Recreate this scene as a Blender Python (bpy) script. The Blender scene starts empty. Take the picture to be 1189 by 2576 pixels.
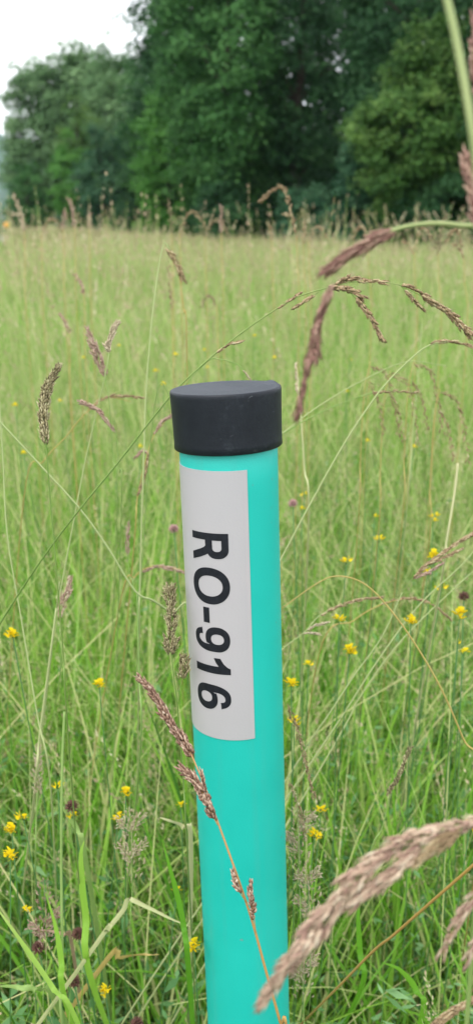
import bpy, bmesh, math, random
import numpy as np
from mathutils import Vector, Matrix

# ------------------------------------------------------------------ camera, sky, sun, exposure
scene = bpy.context.scene
C = scene.collection
random.seed(7)
R = np.random.default_rng(11)

PITCH = math.radians(18.0)
F = 2285.0            # focal length in units of the 1189 x 2575 view of the photograph
CX, CY = 594.5, 1287.5
CAM_H = 1.5

cam_d = bpy.data.cameras.new('camera')
cam = bpy.data.objects.new('camera', cam_d)
C.objects.link(cam)
cam.location = (0, 0, CAM_H)
cam.rotation_euler = (math.pi / 2 - PITCH, 0, 0)
cam_d.sensor_fit = 'VERTICAL'
cam_d.sensor_height = 24.0
cam_d.lens = 24.0 * F / 2575.0
cam_d.clip_start = 0.02
cam_d.clip_end = 8000
cam_d.dof.use_dof = True
cam_d.dof.focus_distance = 0.72
cam_d.dof.aperture_fstop = cam_d.lens / 4.2
scene.camera = cam

SUN_EL, SUN_AZ = math.radians(62), math.radians(200)
world = bpy.data.worlds.new('World')
scene.world = world
world.use_nodes = True
wn = world.node_tree.nodes
wl = world.node_tree.links
for n in list(wn):
    wn.remove(n)
w_out = wn.new('ShaderNodeOutputWorld')
w_bg = wn.new('ShaderNodeBackground')
w_sky = wn.new('ShaderNodeTexSky')
w_sky.sky_type = 'NISHITA'
w_sky.sun_disc = False
w_sky.sun_elevation = SUN_EL
w_sky.sun_rotation = SUN_AZ
w_tc = wn.new('ShaderNodeTexCoord')
w_map = wn.new('ShaderNodeMapping')
w_map.inputs['Scale'].default_value = (1.2, 1.2, 3.2)
w_noise = wn.new('ShaderNodeTexNoise')
w_noise.inputs['Scale'].default_value = 1.6
w_noise.inputs['Detail'].default_value = 6
w_ramp = wn.new('ShaderNodeValToRGB')
w_ramp.color_ramp.elements[0].position = 0.30
w_ramp.color_ramp.elements[0].color = (8.6, 9.0, 9.7, 1)
w_ramp.color_ramp.elements[1].position = 0.62
w_ramp.color_ramp.elements[1].color = (11.0, 11.0, 11.1, 1)
w_mix = wn.new('ShaderNodeMixRGB')
w_mix.inputs[0].default_value = 0.88
w_bg.inputs['Strength'].default_value = 0.1
wl.new(w_tc.outputs['Generated'], w_map.inputs['Vector'])
wl.new(w_map.outputs['Vector'], w_noise.inputs['Vector'])
wl.new(w_noise.outputs['Fac'], w_ramp.inputs['Fac'])
wl.new(w_sky.outputs['Color'], w_mix.inputs[1])
wl.new(w_ramp.outputs['Color'], w_mix.inputs[2])
wl.new(w_mix.outputs['Color'], w_bg.inputs['Color'])
wl.new(w_bg.outputs['Background'], w_out.inputs['Surface'])

sun_d = bpy.data.lights.new('sun', 'SUN')
sun_d.energy = 0.9
sun_d.angle = math.radians(40)
sun_d.color = (1.0, 0.97, 0.92)
sun = bpy.data.objects.new('sun', sun_d)
C.objects.link(sun)
sun.rotation_euler = (math.pi / 2 - SUN_EL, 0, math.radians(-25))

vs = scene.view_settings
scene.display_settings.display_device = 'sRGB'
vs.view_transform = 'Standard'
vs.look = 'None'
vs.exposure = 1.10
vs.gamma = 1.0
vs.use_curve_mapping = False
scene.render.engine = 'CYCLES'
scene.cycles.max_bounces = 8
scene.cycles.transparent_max_bounces = 8
scene.cycles.volume_bounces = 3
scene.cycles.use_denoising = True

# ------------------------------------------------------------------ helpers
FWD = Vector((0, math.cos(PITCH), -math.sin(PITCH)))
UP = Vector((0, math.sin(PITCH), math.cos(PITCH)))
RIGHT = Vector((1, 0, 0))
CAM = Vector((0, 0, CAM_H))


def P(x, y, Z):
    """point seen at (x, y) of the photograph, Z metres away along the view axis"""
    return CAM + FWD * Z + RIGHT * ((x - CX) / F * Z) + UP * (-(y - CY) / F * Z)


def gx(x, D):
    return (x - CX) / F * D * math.cos(PITCH)


def hz(y, D):
    """height of something seen at row y and D metres off"""
    return CAM_H + D * math.tan(math.atan((CY - y) / F) - PITCH)


def tag(o, label=None, cat=None, group=None, kind=None):
    if label: o['label'] = label
    if cat: o['category'] = cat
    if group: o['group'] = group
    if kind: o['kind'] = kind
    return o


def empty(name, loc, label, cat, group=None):
    o = bpy.data.objects.new(name, None)
    C.objects.link(o)
    o.location = loc
    o.empty_display_size = 0.05
    return tag(o, label, cat, group)


def mesh_np(name, V, faces, tint=None, smooth=False):
    """faces: list of (n, k) int arrays"""
    me = bpy.data.meshes.new(name)
    V = np.asarray(V, dtype=np.float32)
    me.vertices.add(len(V))
    me.vertices.foreach_set('co', V.ravel())
    idx = np.concatenate([f.ravel() for f in faces]).astype(np.int32)
    tot = np.concatenate([np.full(len(f), f.shape[1], np.int32) for f in faces])
    start = np.concatenate([[0], np.cumsum(tot)[:-1]]).astype(np.int32)
    me.loops.add(len(idx))
    me.loops.foreach_set('vertex_index', idx)
    me.polygons.add(len(tot))
    me.polygons.foreach_set('loop_start', start)
    me.polygons.foreach_set('loop_total', tot)
    if smooth:
        me.polygons.foreach_set('use_smooth', np.ones(len(tot), bool))
    me.update(calc_edges=True)
    if tint is not None:
        a = me.attributes.new('tint', 'FLOAT', 'POINT')
        a.data.foreach_set('value', np.asarray(tint, np.float32))
    return me


def link(name, me, mat=None, parent=None, loc=None):
    o = bpy.data.objects.new(name, me)
    C.objects.link(o)
    if mat is not None and not me.materials:
        me.materials.append(mat)
    if parent is not None:
        o.parent = parent
    if loc is not None:
        o.location = loc
    return o


class MB:
    """collects verts / faces of one mesh"""
    def __init__(self):
        self.v, self.f3, self.f4, self.t, self.n = [], [], [], [], 0

    def add(self, V, f3=None, f4=None, tint=0.5):
        V = np.asarray(V, np.float64).reshape(-1, 3)
        if f3 is not None and len(f3): self.f3.append(np.asarray(f3, np.int64) + self.n)
        if f4 is not None and len(f4): self.f4.append(np.asarray(f4, np.int64) + self.n)
        self.v.append(V)
        self.t.append(np.broadcast_to(np.asarray(tint, np.float64), (len(V),)))
        self.n += len(V)

    def mesh(self, name, smooth=False):
        faces = []
        if self.f3: faces.append(np.concatenate(self.f3))
        if self.f4: faces.append(np.concatenate(self.f4))
        return mesh_np(name, np.concatenate(self.v), faces, np.concatenate(self.t), smooth)


def smooth_path(pts, sub=8):
    """Catmull-Rom through 3-D points"""
    p = [np.array(q, float) for q in pts]
    if len(p) < 3:
        return np.array([p[0] + (p[-1] - p[0]) * t for t in np.linspace(0, 1, sub + 1)])
    p = [2 * p[0] - p[1]] + p + [2 * p[-1] - p[-2]]
    out = []
    for i in range(1, len(p) - 2):
        a, b, c, d = p[i - 1], p[i], p[i + 1], p[i + 2]
        for k in range(sub):
            t = k / sub
            out.append(0.5 * ((2 * b) + (-a + c) * t + (2 * a - 5 * b + 4 * c - d) * t * t + (-a + 3 * b - 3 * c + d) * t ** 3))
    out.append(p[-2])
    return np.array(out)


def frames(path):
    T = np.gradient(path, axis=0)
    T /= np.linalg.norm(T, axis=1, keepdims=True) + 1e-12
    n = np.cross(T[0], [0.3, 0.2, 1.0])
    if np.linalg.norm(n) < 1e-3: n = np.cross(T[0], [1, 0, 0])
    n /= np.linalg.norm(n)
    N = []
    for t in T:
        n = n - t * np.dot(n, t)
        n /= np.linalg.norm(n) + 1e-12
        N.append(n)
    N = np.array(N)
    return T, N, np.cross(T, N)


def add_tube(mb, path, r0, r1, sides=6, tint=0.5, tint1=None):
    path = np.asarray(path, float)
    T, N, B = frames(path)
    m = len(path)
    a = np.linspace(0, 2 * math.pi, sides, endpoint=False)
    r = np.linspace(r0, r1, m)[:, None, None]
    V = path[:, None, :] + r * (np.cos(a)[None, :, None] * N[:, None, :] + np.sin(a)[None, :, None] * B[:, None, :])
    V = V.reshape(-1, 3)
    i = np.arange(m - 1)[:, None] * sides
    j = np.arange(sides)[None, :]
    k = (j + 1) % sides
    f4 = np.stack([i + j, i + k, i + sides + k, i + sides + j], -1).reshape(-1, 4)
    tt = tint if tint1 is None else np.repeat(np.linspace(tint, tint1, m), sides)
    mb.add(V, f4=f4, tint=tt)
    # close both ends with a fan
    c0 = mb.n
    mb.add([path[0], path[-1]], tint=tint)
    mb.f3.append(np.array([[c0, c0 - m * sides + (q + 1) % sides, c0 - m * sides + q] for q in range(sides)]))
    e = c0 - sides
    mb.f3.append(np.array([[c0 + 1, e + q, e + (q + 1) % sides] for q in range(sides)]))


def add_ribbon(mb, path, w, fold=0.25, tint=0.5, across=None):
    """a grass blade: two strips folded along the midrib, width profile w(t)"""
    path = np.asarray(path, float)
    T, N, B = frames(path)
    if across is not None:
        A = np.asarray(across, float)
        S = A[None] - T * (T @ A)[:, None]
        S /= np.linalg.norm(S, axis=1, keepdims=True) + 1e-9
    else:
        S = B
    Nn = np.cross(S, T)
    m = len(path)
    t = np.linspace(0, 1, m)
    ww = np.array([w(x) for x in t])[:, None] * 0.5
    V = np.concatenate([path + S * ww + Nn * ww * fold, path, path - S * ww + Nn * ww * fold])
    i = np.arange(m - 1)
    f = np.concatenate([np.stack([i, i + 1, m + i + 1, m + i], -1), np.stack([m + i, m + i + 1, 2 * m + i + 1, 2 * m + i], -1)])
    mb.add(V, f4=f, tint=tint)


# ------------------------------------------------------------------ materials
def new_mat(name):
    m = bpy.data.materials.new(name)
    m.use_nodes = True
    nt = m.node_tree
    for n in list(nt.nodes):
        nt.nodes.remove(n)
    return m, nt.nodes, nt.links


def ramp(nodes, stops):
    r = nodes.new('ShaderNodeValToRGB')
    e = r.color_ramp.elements
    while len(e) < len(stops):
        e.new(0.5)
    for k, (p, c) in enumerate(stops):
        e[k].position = p
        e[k].color = (*c, 1)
    return r


def leaf_mat(name, stops, trans=0.35, rough=0.6, noise=0.25, nscale=60.0, spec=0.3, obj_rand=0.0):
    """plant matter: tint attribute (+ a little noise) through a colour ramp, part of the light passes through"""
    m, n, l = new_mat(name)
    out = n.new('ShaderNodeOutputMaterial')
    at = n.new('ShaderNodeAttribute'); at.attribute_name = 'tint'
    tc = n.new('ShaderNodeTexCoord')
    nz = n.new('ShaderNodeTexNoise'); nz.inputs['Scale'].default_value = nscale; nz.inputs['Detail'].default_value = 3
    l.new(tc.outputs['Object'], nz.inputs['Vector'])
    ma = n.new('ShaderNodeMath'); ma.operation = 'MULTIPLY_ADD'
    ma.inputs[1].default_value = noise
    sub = n.new('ShaderNodeMath'); sub.operation = 'SUBTRACT'; sub.inputs[1].default_value = 0.5
    l.new(nz.outputs['Fac'], sub.inputs[0])
    l.new(sub.outputs[0], ma.inputs[0])
    l.new(at.outputs['Fac'], ma.inputs[2])
    val = ma.outputs[0]
    if obj_rand:
        oi = n.new('ShaderNodeObjectInfo')
        mr = n.new('ShaderNodeMath'); mr.operation = 'MULTIPLY_ADD'
        mr.inputs[1].default_value = obj_rand
        s2 = n.new('ShaderNodeMath'); s2.operation = 'SUBTRACT'; s2.inputs[1].default_value = 0.5
        l.new(oi.outputs['Random'], s2.inputs[0])
        l.new(s2.outputs[0], mr.inputs[0])
        l.new(val, mr.inputs[2])
        val = mr.outputs[0]
    rp = ramp(n, stops)
    l.new(val, rp.inputs['Fac'])
    pb = n.new('ShaderNodeBsdfPrincipled')
    pb.inputs['Roughness'].default_value = rough
    pb.inputs['Specular IOR Level'].default_value = spec
    l.new(rp.outputs['Color'], pb.inputs['Base Color'])
    if trans > 0:
        tr = n.new('ShaderNodeBsdfTranslucent')
        l.new(rp.outputs['Color'], tr.inputs['Color'])
        mx = n.new('ShaderNodeMixShader'); mx.inputs[0].default_value = trans
        l.new(pb.outputs[0], mx.inputs[1]); l.new(tr.outputs[0], mx.inputs[2])
        l.new(mx.outputs[0], out.inputs['Surface'])
    else:
        l.new(pb.outputs[0], out.inputs['Surface'])
    return m


def plain_mat(name, col, rough=0.5, spec=0.5, bump=0.0, bscale=200.0, var=0.0, vscale=20.0, var_col=None, stretch=None):
    m, n, l = new_mat(name)
    out = n.new('ShaderNodeOutputMaterial')
    pb = n.new('ShaderNodeBsdfPrincipled')
    pb.inputs['Base Color'].default_value = (*col, 1)
    pb.inputs['Roughness'].default_value = rough
    pb.inputs['Specular IOR Level'].default_value = spec
    tc = n.new('ShaderNodeTexCoord')
    src = tc.outputs['Object']
    if stretch:
        mp = n.new('ShaderNodeMapping'); mp.inputs['Scale'].default_value = stretch
        l.new(src, mp.inputs['Vector']); src = mp.outputs['Vector']
    if var:
        nz = n.new('ShaderNodeTexNoise'); nz.inputs['Scale'].default_value = vscale; nz.inputs['Detail'].default_value = 5
        l.new(src, nz.inputs['Vector'])
        rp = ramp(n, [(0.35, col), (0.75, var_col or tuple(min(1, c * (1 + var)) for c in col))])
        l.new(nz.outputs['Fac'], rp.inputs['Fac'])
        l.new(rp.outputs['Color'], pb.inputs['Base Color'])
    if bump:
        n2 = n.new('ShaderNodeTexNoise'); n2.inputs['Scale'].default_value = bscale; n2.inputs['Detail'].default_value = 2
        l.new(src, n2.inputs['Vector'])
        bp = n.new('ShaderNodeBump'); bp.inputs['Strength'].default_value = bump; bp.inputs['Distance'].default_value = 0.001
        l.new(n2.outputs['Fac'], bp.inputs['Height'])
        l.new(bp.outputs['Normal'], pb.inputs['Normal'])
    l.new(pb.outputs[0], out.inputs['Surface'])
    return m


GREENS = [(0.0, (0.034, 0.120, 0.012)), (0.35, (0.125, 0.325, 0.022)), (0.75, (0.280, 0.500, 0.062)), (1.0, (0.560, 0.580, 0.250))]
M = {}
M['grass'] = leaf_mat('grass_blade', GREENS, trans=0.45, rough=0.55, nscale=9)
M['stems'] = leaf_mat('grass_stem', [(0.0, (0.12, 0.31, 0.04)), (0.5, (0.33, 0.48, 0.13)), (1.0, (0.60, 0.57, 0.27))], trans=0.40, nscale=9)
M['heads'] = leaf_mat('grass_seed', [(0.0, (0.32, 0.21, 0.15)), (0.4, (0.50, 0.37, 0.25)), (0.75, (0.62, 0.51, 0.34)), (1.0, (0.72, 0.64, 0.45))], trans=0.3, nscale=30)
M['herb'] = leaf_mat('herb_leaf', [(0.0, (0.055, 0.160, 0.045)), (0.5, (0.140, 0.310, 0.105)), (1.0, (0.260, 0.440, 0.190))], trans=0.4, nscale=20)
M['litter'] = leaf_mat('dry_leaf', [(0.0, (0.09, 0.05, 0.03)), (0.5, (0.20, 0.12, 0.06)), (1.0, (0.40, 0.31, 0.15))], trans=0.2, nscale=30)
# the hand-placed plants
M['stem_green'] = leaf_mat('stem_green', [(0.0, (0.13, 0.24, 0.05)), (0.5, (0.26, 0.38, 0.11)), (1.0, (0.40, 0.46, 0.20))], trans=0.15, nscale=80)
M['stem_dark'] = leaf_mat('stem_dark_green', [(0.0, (0.08, 0.18, 0.03)), (0.5, (0.17, 0.27, 0.06)), (1.0, (0.34, 0.37, 0.15))], trans=0.1, nscale=80)
M['stem_pale'] = leaf_mat('stem_pale', [(0.0, (0.24, 0.34, 0.12)), (0.5, (0.40, 0.46, 0.20)), (1.0, (0.52, 0.50, 0.27))], trans=0.15, nscale=80)
M['stem_straw'] = leaf_mat('stem_straw', [(0.0, (0.30, 0.25, 0.07)), (0.5, (0.46, 0.34, 0.11)), (1.0, (0.52, 0.38, 0.17))], trans=0.1, nscale=80)
M['stem_orange'] = leaf_mat('stem_orange', [(0.0, (0.34, 0.24, 0.05)), (0.5, (0.46, 0.27, 0.09)), (1.0, (0.42, 0.24, 0.12))], trans=0.1, nscale=80)
M['brown'] = leaf_mat('seed_brown', [(0.0, (0.085, 0.040, 0.026)), (0.40, (0.225, 0.125, 0.085)), (0.75, (0.44, 0.30, 0.21)), (1.0, (0.66, 0.54, 0.42))], trans=0.15, noise=0.5, nscale=350, obj_rand=0.25)
M['purple'] = leaf_mat('seed_purple', [(0.0, (0.205, 0.110, 0.090)), (0.35, (0.420, 0.265, 0.200)), (0.7, (0.62, 0.47, 0.33)), (1.0, (0.76, 0.66, 0.50))], trans=0.2, noise=0.5, nscale=300, obj_rand=0.3)
M['plum'] = leaf_mat('seed_plum', [(0.0, (0.170, 0.080, 0.070)), (0.5, (0.350, 0.190, 0.150)), (1.0, (0.60, 0.42, 0.31))], trans=0.2, noise=0.4, nscale=300, obj_rand=0.3)
M['tan'] = leaf_mat('seed_tan', [(0.0, (0.150, 0.095, 0.050)), (0.45, (0.330, 0.230, 0.125)), (0.8, (0.50, 0.39, 0.22)), (1.0, (0.64, 0.55, 0.36))], trans=0.2, noise=0.5, nscale=300, obj_rand=0.25)
M['olive'] = leaf_mat('seed_olive', [(0.0, (0.100, 0.085, 0.042)), (0.45, (0.245, 0.205, 0.105)), (0.8, (0.44, 0.39, 0.21)), (1.0, (0.62, 0.57, 0.36))], trans=0.15, noise=0.5, nscale=350, obj_rand=0.25)
M['pale'] = leaf_mat('seed_pale', [(0.0, (0.32, 0.25, 0.15)), (0.5, (0.52, 0.42, 0.28)), (1.0, (0.68, 0.60, 0.42))], trans=0.2, noise=0.4, nscale=300, obj_rand=0.2)
M['pink'] = leaf_mat('seed_pink', [(0.0, (0.26, 0.15, 0.11)), (0.5, (0.42, 0.28, 0.21)), (1.0, (0.56, 0.44, 0.33))], trans=0.2, noise=0.4, nscale=300, obj_rand=0.2)
M['yellow'] = leaf_mat('petal_yellow', [(0.0, (0.68, 0.48, 0.008)), (0.5, (0.84, 0.66, 0.014)), (1.0, (0.87, 0.74, 0.04))], trans=0.25, noise=0.5, nscale=250, obj_rand=0.3)
M['paleyellow'] = leaf_mat('petal_pale_yellow', [(0.0, (0.62, 0.50, 0.08)), (1.0, (0.80, 0.74, 0.25))], trans=0.25, nscale=250)
M['clover_pink'] = leaf_mat('clover_pink', [(0.0, (0.36, 0.17, 0.17)), (1.0, (0.56, 0.36, 0.33))], trans=0.2, nscale=250)
M['clover_brown'] = leaf_mat('clover_brown', [(0.0, (0.060, 0.026, 0.020)), (1.0, (0.170, 0.080, 0.055))], trans=0.1, nscale=250)
M['bark'] = plain_mat('bark', (0.045, 0.037, 0.028), 0.9, 0.2, var=1.0, vscale=6, bump=0.6, bscale=30, stretch=(3, 3, .6))

# ------------------------------------------------------------------ the setting: ground, road, mountain
def wood_edge(D):
    """the meadow ends at a line of trees that runs off to the left: x of that line at distance D (grass is left of it)"""
    # points (x, D): right end near, left end far
    xs = np.array([14.0, 6.0, 1.2, -6.0, -13.0, -19.0])
    ds = np.array([14.0, 22.0, 31.0, 46.0, 64.0, 90.0])
    return np.interp(D, ds, xs)


gm, gn, gl = new_mat('meadow_soil')
g_out = gn.new('ShaderNodeOutputMaterial'); g_pb = gn.new('ShaderNodeBsdfPrincipled')
g_pb.inputs['Roughness'].default_value = 0.95; g_pb.inputs['Specular IOR Level'].default_value = 0.1
g_tc = gn.new('ShaderNodeTexCoord'); g_nz = gn.new('ShaderNodeTexNoise')
g_nz.inputs['Scale'].default_value = 3.0; g_nz.inputs['Detail'].default_value = 9
g_rp = ramp(gn, [(0.3, (0.030, 0.045, 0.014)), (0.55, (0.055, 0.085, 0.022)), (0.75, (0.10, 0.095, 0.045))])
gl.new(g_tc.outputs['Object'], g_nz.inputs['Vector']); gl.new(g_nz.outputs['Fac'], g_rp.inputs['Fac'])
gl.new(g_rp.outputs['Color'], g_pb.inputs['Base Color']); gl.new(g_pb.outputs[0], g_out.inputs['Surface'])

mb = MB()
xs = np.concatenate([[-1750, -500, -150], np.linspace(-60, 60, 25), [150, 500, 1750]])
ys = np.concatenate([[-55, -30], np.linspace(-5, 110, 40), [300, 900, 2350]])
gxx, gyy = np.meshgrid(xs, ys)
gz = np.zeros_like(gxx)
V = np.stack([gxx, gyy, gz], -1).reshape(-1, 3)
nx = len(xs)
i = (np.arange(len(ys) - 1)[:, None] * nx + np.arange(nx - 1)[None, :]).ravel()
mb.add(V, f4=np.stack([i, i + 1, i + nx + 1, i + nx], -1))
tag(link('ground', mb.mesh('ground'), gm), kind='structure')

road_m = plain_mat('asphalt_pale', (0.23, 0.225, 0.215), 0.9, 0.2, var=0.35, vscale=8, bump=0.3, bscale=60)
mb = MB()
ra = np.array([(-13.4, 70.0), (-20.0, 72.5), (-32.0, 77.0), (-70.0, 84.0)])
w0, w1 = np.array([(-12.6, 58.0), (-22, 61.5), (-34, 66.0), (-71, 74)]), ra
a0 = np.column_stack([w0, np.full(4, 0.10)]); a1 = np.column_stack([w1, np.full(4, 0.10)])
b0 = a0 * [1, 1, 0] - [0, .4, 0.02]; b1 = a1 * [1, 1, 0] + [0, .4, -0.02]
V = np.concatenate([b0, a0, a1, b1])
f = []
for q in range(3):
    for s in range(3):
        f.append([s * 4 + q, s * 4 + q + 1, (s + 1) * 4 + q + 1, (s + 1) * 4 + q])
mb.add(V, f4=np.array(f))
tag(link('road', mb.mesh('road'), road_m), kind='structure')

# wooded mountain slope far off at the left, seen through the air
mt_m = plain_mat('mountain_forest', (0.035, 0.060, 0.035), 0.95, 0.1, var=1.2, vscale=0.05)
mb = MB()
mx = np.linspace(-1700, 900, 110); my = np.linspace(1300, 2200, 44)
MX, MY = np.meshgrid(mx, my)
ridge = 150 * np.exp(-((MY - 1750) / 210) ** 2) * (0.55 + 0.45 * np.clip((-(MX) - 60) / 400, 0, 1))
ridge = ridge + ridge / 150 * (11 * np.sin(MX * 0.019 + MY * .006) + 7 * np.sin(MX * 0.055 + 1.3) + 5 * np.sin(MX * .013 - MY * .03))
V = np.stack([MX, MY, ridge - 1.0], -1).reshape(-1, 3)
nx = len(mx)
i = (np.arange(len(my) - 1)[:, None] * nx + np.arange(nx - 1)[None, :]).ravel()
mb.add(V, f4=np.stack([i, i + 1, i + nx + 1, i + nx], -1))
tag(link('mountain', mb.mesh('mountain', True), mt_m), kind='structure')

# ------------------------------------------------------------------ trees
def leaf_cloud(cent, nrm, size, tint, rng, droop=0.35):
    """rhombic leaves folded along the midrib: V (n*4,3), F quads split into two triangles"""
    n = len(cent)
    d = rng.normal(size=(n, 3)); d[:, 2] -= droop
    d -= nrm * np.sum(d * nrm, 1)[:, None]
    d /= np.linalg.norm(d, axis=1)[:, None] + 1e-9
    s = np.cross(nrm, d)
    L = size[:, None]; W = L * 0.36
    b = cent - d * L * .5
    t = cent + d * L * .5
    m_ = cent - d * L * .08
    l_ = m_ + s * W + nrm * W * .35
    r_ = m_ - s * W + nrm * W * .35
    V = np.stack([b, l_, t, r_], 1).reshape(-1, 3)
    i = np.arange(n) * 4
    F3 = np.concatenate([np.stack([i, i + 2, i + 1], -1), np.stack([i, i + 3, i + 2], -1)])
    return V, F3, np.repeat(tint, 4)


FOL = {
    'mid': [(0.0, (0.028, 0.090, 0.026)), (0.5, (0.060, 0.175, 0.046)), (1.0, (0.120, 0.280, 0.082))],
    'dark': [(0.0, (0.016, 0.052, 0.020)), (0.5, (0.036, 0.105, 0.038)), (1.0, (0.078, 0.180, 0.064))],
    'blue': [(0.0, (0.026, 0.084, 0.042)), (0.5, (0.056, 0.152, 0.074)), (1.0, (0.115, 0.235, 0.120))],
    'maple': [(0.0, (0.028, 0.082, 0.018)), (0.5, (0.070, 0.162, 0.034)), (1.0, (0.158, 0.270, 0.066))],
    'bright': [(0.0, (0.042, 0.140, 0.022)), (0.5, (0.085, 0.245, 0.042)), (1.0, (0.150, 0.350, 0.075))],
    'grey': [(0.0, (0.075, 0.155, 0.060)), (0.5, (0.145, 0.270, 0.110)), (1.0, (0.230, 0.370, 0.170))],
}
for k in list(FOL):
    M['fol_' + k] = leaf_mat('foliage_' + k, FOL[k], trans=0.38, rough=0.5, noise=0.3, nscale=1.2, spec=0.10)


def tree(name, label, cat, x, D, rx, top, bottom, tone, seed, nclump, leaf, per, ry=None, squash=1.0, group=None, zmax=None, shell=0.55, csize=None, X=None):
    """x: column of the trunk; rx in metres; top/bottom: heights of the crown"""
    rng = np.random.default_rng(seed)
    X = gx(x, D) if X is None else X
    ry = rx if ry is None else ry
    root = empty(name, (X, D, 0), label, cat, group)
    hc, hr = (top + bottom) / 2, (top - bottom) / 2
    # clump centres in a lumpy crown, mostly towards its outside
    u = rng.normal(size=(nclump * 3, 3)); u /= np.linalg.norm(u, axis=1)[:, None]
    rad = shell + (1 - shell) * rng.random(len(u)) ** 0.6
    lob = 1 + 0.16 * np.sin(3 * np.arctan2(u[:, 1], u[:, 0]) + seed) + 0.13 * np.sin(5 * u[:, 2] + seed * 1.7)
    taper = np.where(u[:, 2] > 0, 1 - 0.18 * u[:, 2], 1.0) * squash
    c = u * (rad * lob)[:, None] * np.array([rx, ry, hr])
    c[:, :2] *= taper[:, None]
    c[:, 2] += hc
    ok = c[:, 2] > max(0.15, bottom * .8)
    if zmax: ok &= c[:, 2] < zmax
    c = c[ok][:nclump]
    cs = (csize or 0.26 * rx) * rng.uniform(0.65, 1.35, len(c))
    mb = MB()
    m = per
    off = rng.normal(size=(len(c), m, 3))
    off /= np.linalg.norm(off, axis=2, keepdims=True)
    off *= (rng.random((len(c), m, 1)) ** 0.45)
    off *= cs[:, None, None] * np.array([1.15, 1.15, 0.62])
    # a clump hangs a little outwards and down at its rim
    off[:, :, 2] -= 0.30 * (off[:, :, 0] ** 2 + off[:, :, 1] ** 2) / cs[:, None]
    pos = c[:, None, :] + off
    outw = (c - [0, 0, hc]) / np.array([rx, ry, hr])
    nr = outw[:, None, :] * 0.5 + off / cs[:, None, None] * 0.5 + np.array([0, 0, 0.75]) + rng.normal(size=off.shape) * 0.45
    nr /= np.linalg.norm(nr, axis=2, keepdims=True)
    tint = np.clip(rng.normal(0.5, 0.25, (len(c), 1)) + rng.normal(0, 0.12, (len(c), m)), 0, 1)
    size = leaf * rng.uniform(0.7, 1.35, (len(c), m))
    pos = pos.reshape(-1, 3); keep = pos[:, 2] > 0.05
    V_, F_, t_ = leaf_cloud(pos[keep], nr.reshape(-1, 3)[keep], size.ravel()[keep], tint.ravel()[keep], rng)
    mb.add(V_, f3=F_, tint=t_)
    link('crown', mb.mesh('crown'), M['fol_' + tone], root)
    # trunk and limbs
    tb = MB()
    th = max(0.8, bottom + hr * 1.3)
    lean = rng.normal(0, 0.03, 2) * th
    tp = smooth_path([(0, 0, -0.1), (lean[0] * .2, lean[1] * .2, th * .33), (lean[0] * .7, lean[1] * .7, th * .66), (lean[0], lean[1], th)], 4)
    r0 = 0.028 * (top ** 1.0) * 0.55 + 0.03
    add_tube(tb, tp, r0, r0 * .25, 9)
    for q in rng.permutation(len(c))[:min(26, len(c))]:
        tz = np.clip((c[q, 2] - 0.35 * math.hypot(c[q, 0], c[q, 1])) / th, 0.12, 0.97)
        s = tp[int(tz * (len(tp) - 1))]
        midp = (s + c[q]) / 2 + [0, 0, 0.12 * np.linalg.norm(c[q] - s)]
        add_tube(tb, smooth_path([s, midp, c[q]], 3), r0 * .28, r0 * .05, 5)
    link('trunk', tb.mesh('trunk', True), M['bark'], root)
    return root


TG = 'trees along the edge of the meadow'
def m_(px, D): return px / F * D * math.cos(PITCH)

tree('broadleaf_tree', 'round grey-green tree at the far left end of the wood, beside open sky', 'tree', 108, 80, m_(88, 80), hz(165, 80), 0.3, 'grey', 21, 330, .24, 85, csize=.85)
tree('broadleaf_tree', 'tall domed grey-green tree second in from the left end of the wood', 'tree', 205, 78, m_(95, 78), hz(88, 78), 1.5, 'grey', 22, 380, .24, 85, csize=.9)
tree('broadleaf_tree', 'thin-topped tree with sky showing through its crown, left of the dark spruce', 'tree', 318, 72, m_(88, 72), hz(78, 72), 1.0, 'grey', 23, 230, .22, 80, csize=.8)
tree('broadleaf_tree', 'pale grey-green tree filling in behind the thin-topped tree and the domed tree', 'tree', 278, 90, m_(105, 90), hz(95, 90), 0.5, 'grey', 41, 330, .27, 80, csize=1.05)
tree('broadleaf_tree', 'brownish olive tree squeezed between the thin-topped tree and the dark spruce', 'tree', 392, 62, m_(74, 62), hz(92, 62), 0.5, 'mid', 24, 260, .19, 80, csize=.7)
tree('broadleaf_tree', 'yellow-green small tree in front of the round grey-green trees', 'tree', 205, 66, m_(48, 66), hz(235, 66), 0.5, 'maple', 25, 60, .17, 80, csize=.6)
tree('bush', 'bright green bush at the meadow edge under the domed tree', 'bush', 185, 60, m_(52, 60), hz(330, 60), 0.1, 'bright', 26, 90, .15, 80, csize=.5)
tree('bush', 'bluish dark green bush beside the bright green bush', 'bush', 262, 57, m_(62, 57), hz(315, 57), 0.1, 'blue', 27, 110, .15, 80, csize=.5)
tree('bush', 'low grey-green bush at the foot of the leftmost tree', 'bush', 70, 74, m_(52, 74), hz(400, 74), 0.1, 'mid', 28, 70, .18, 70, csize=.6)
tree('broadleaf_tree', 'bushy mid green tree with a slanting left side below the spruce', 'tree', 432, 46, m_(82, 46), hz(235, 46), 0.1, 'bright', 29, 190, .15, 85, csize=.55)
tree('broadleaf_tree', 'big leafy tree with lit green sprays left of the dark gap in the wood', 'tree', 560, 37, m_(140, 37), 15.5, 0.2, 'mid', 31, 560, .145, 85, zmax=12.5, csize=.62)
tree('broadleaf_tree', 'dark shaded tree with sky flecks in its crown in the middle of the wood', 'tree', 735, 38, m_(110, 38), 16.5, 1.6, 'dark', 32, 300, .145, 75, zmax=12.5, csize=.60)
tree('broadleaf_tree', 'tall dark tree whose boughs overhang the yellow-green maple', 'tree', 1010, 33, m_(190, 33), 15.5, 2.2, 'dark', 33, 420, .14, 80, zmax=11.5, csize=.62)
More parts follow.
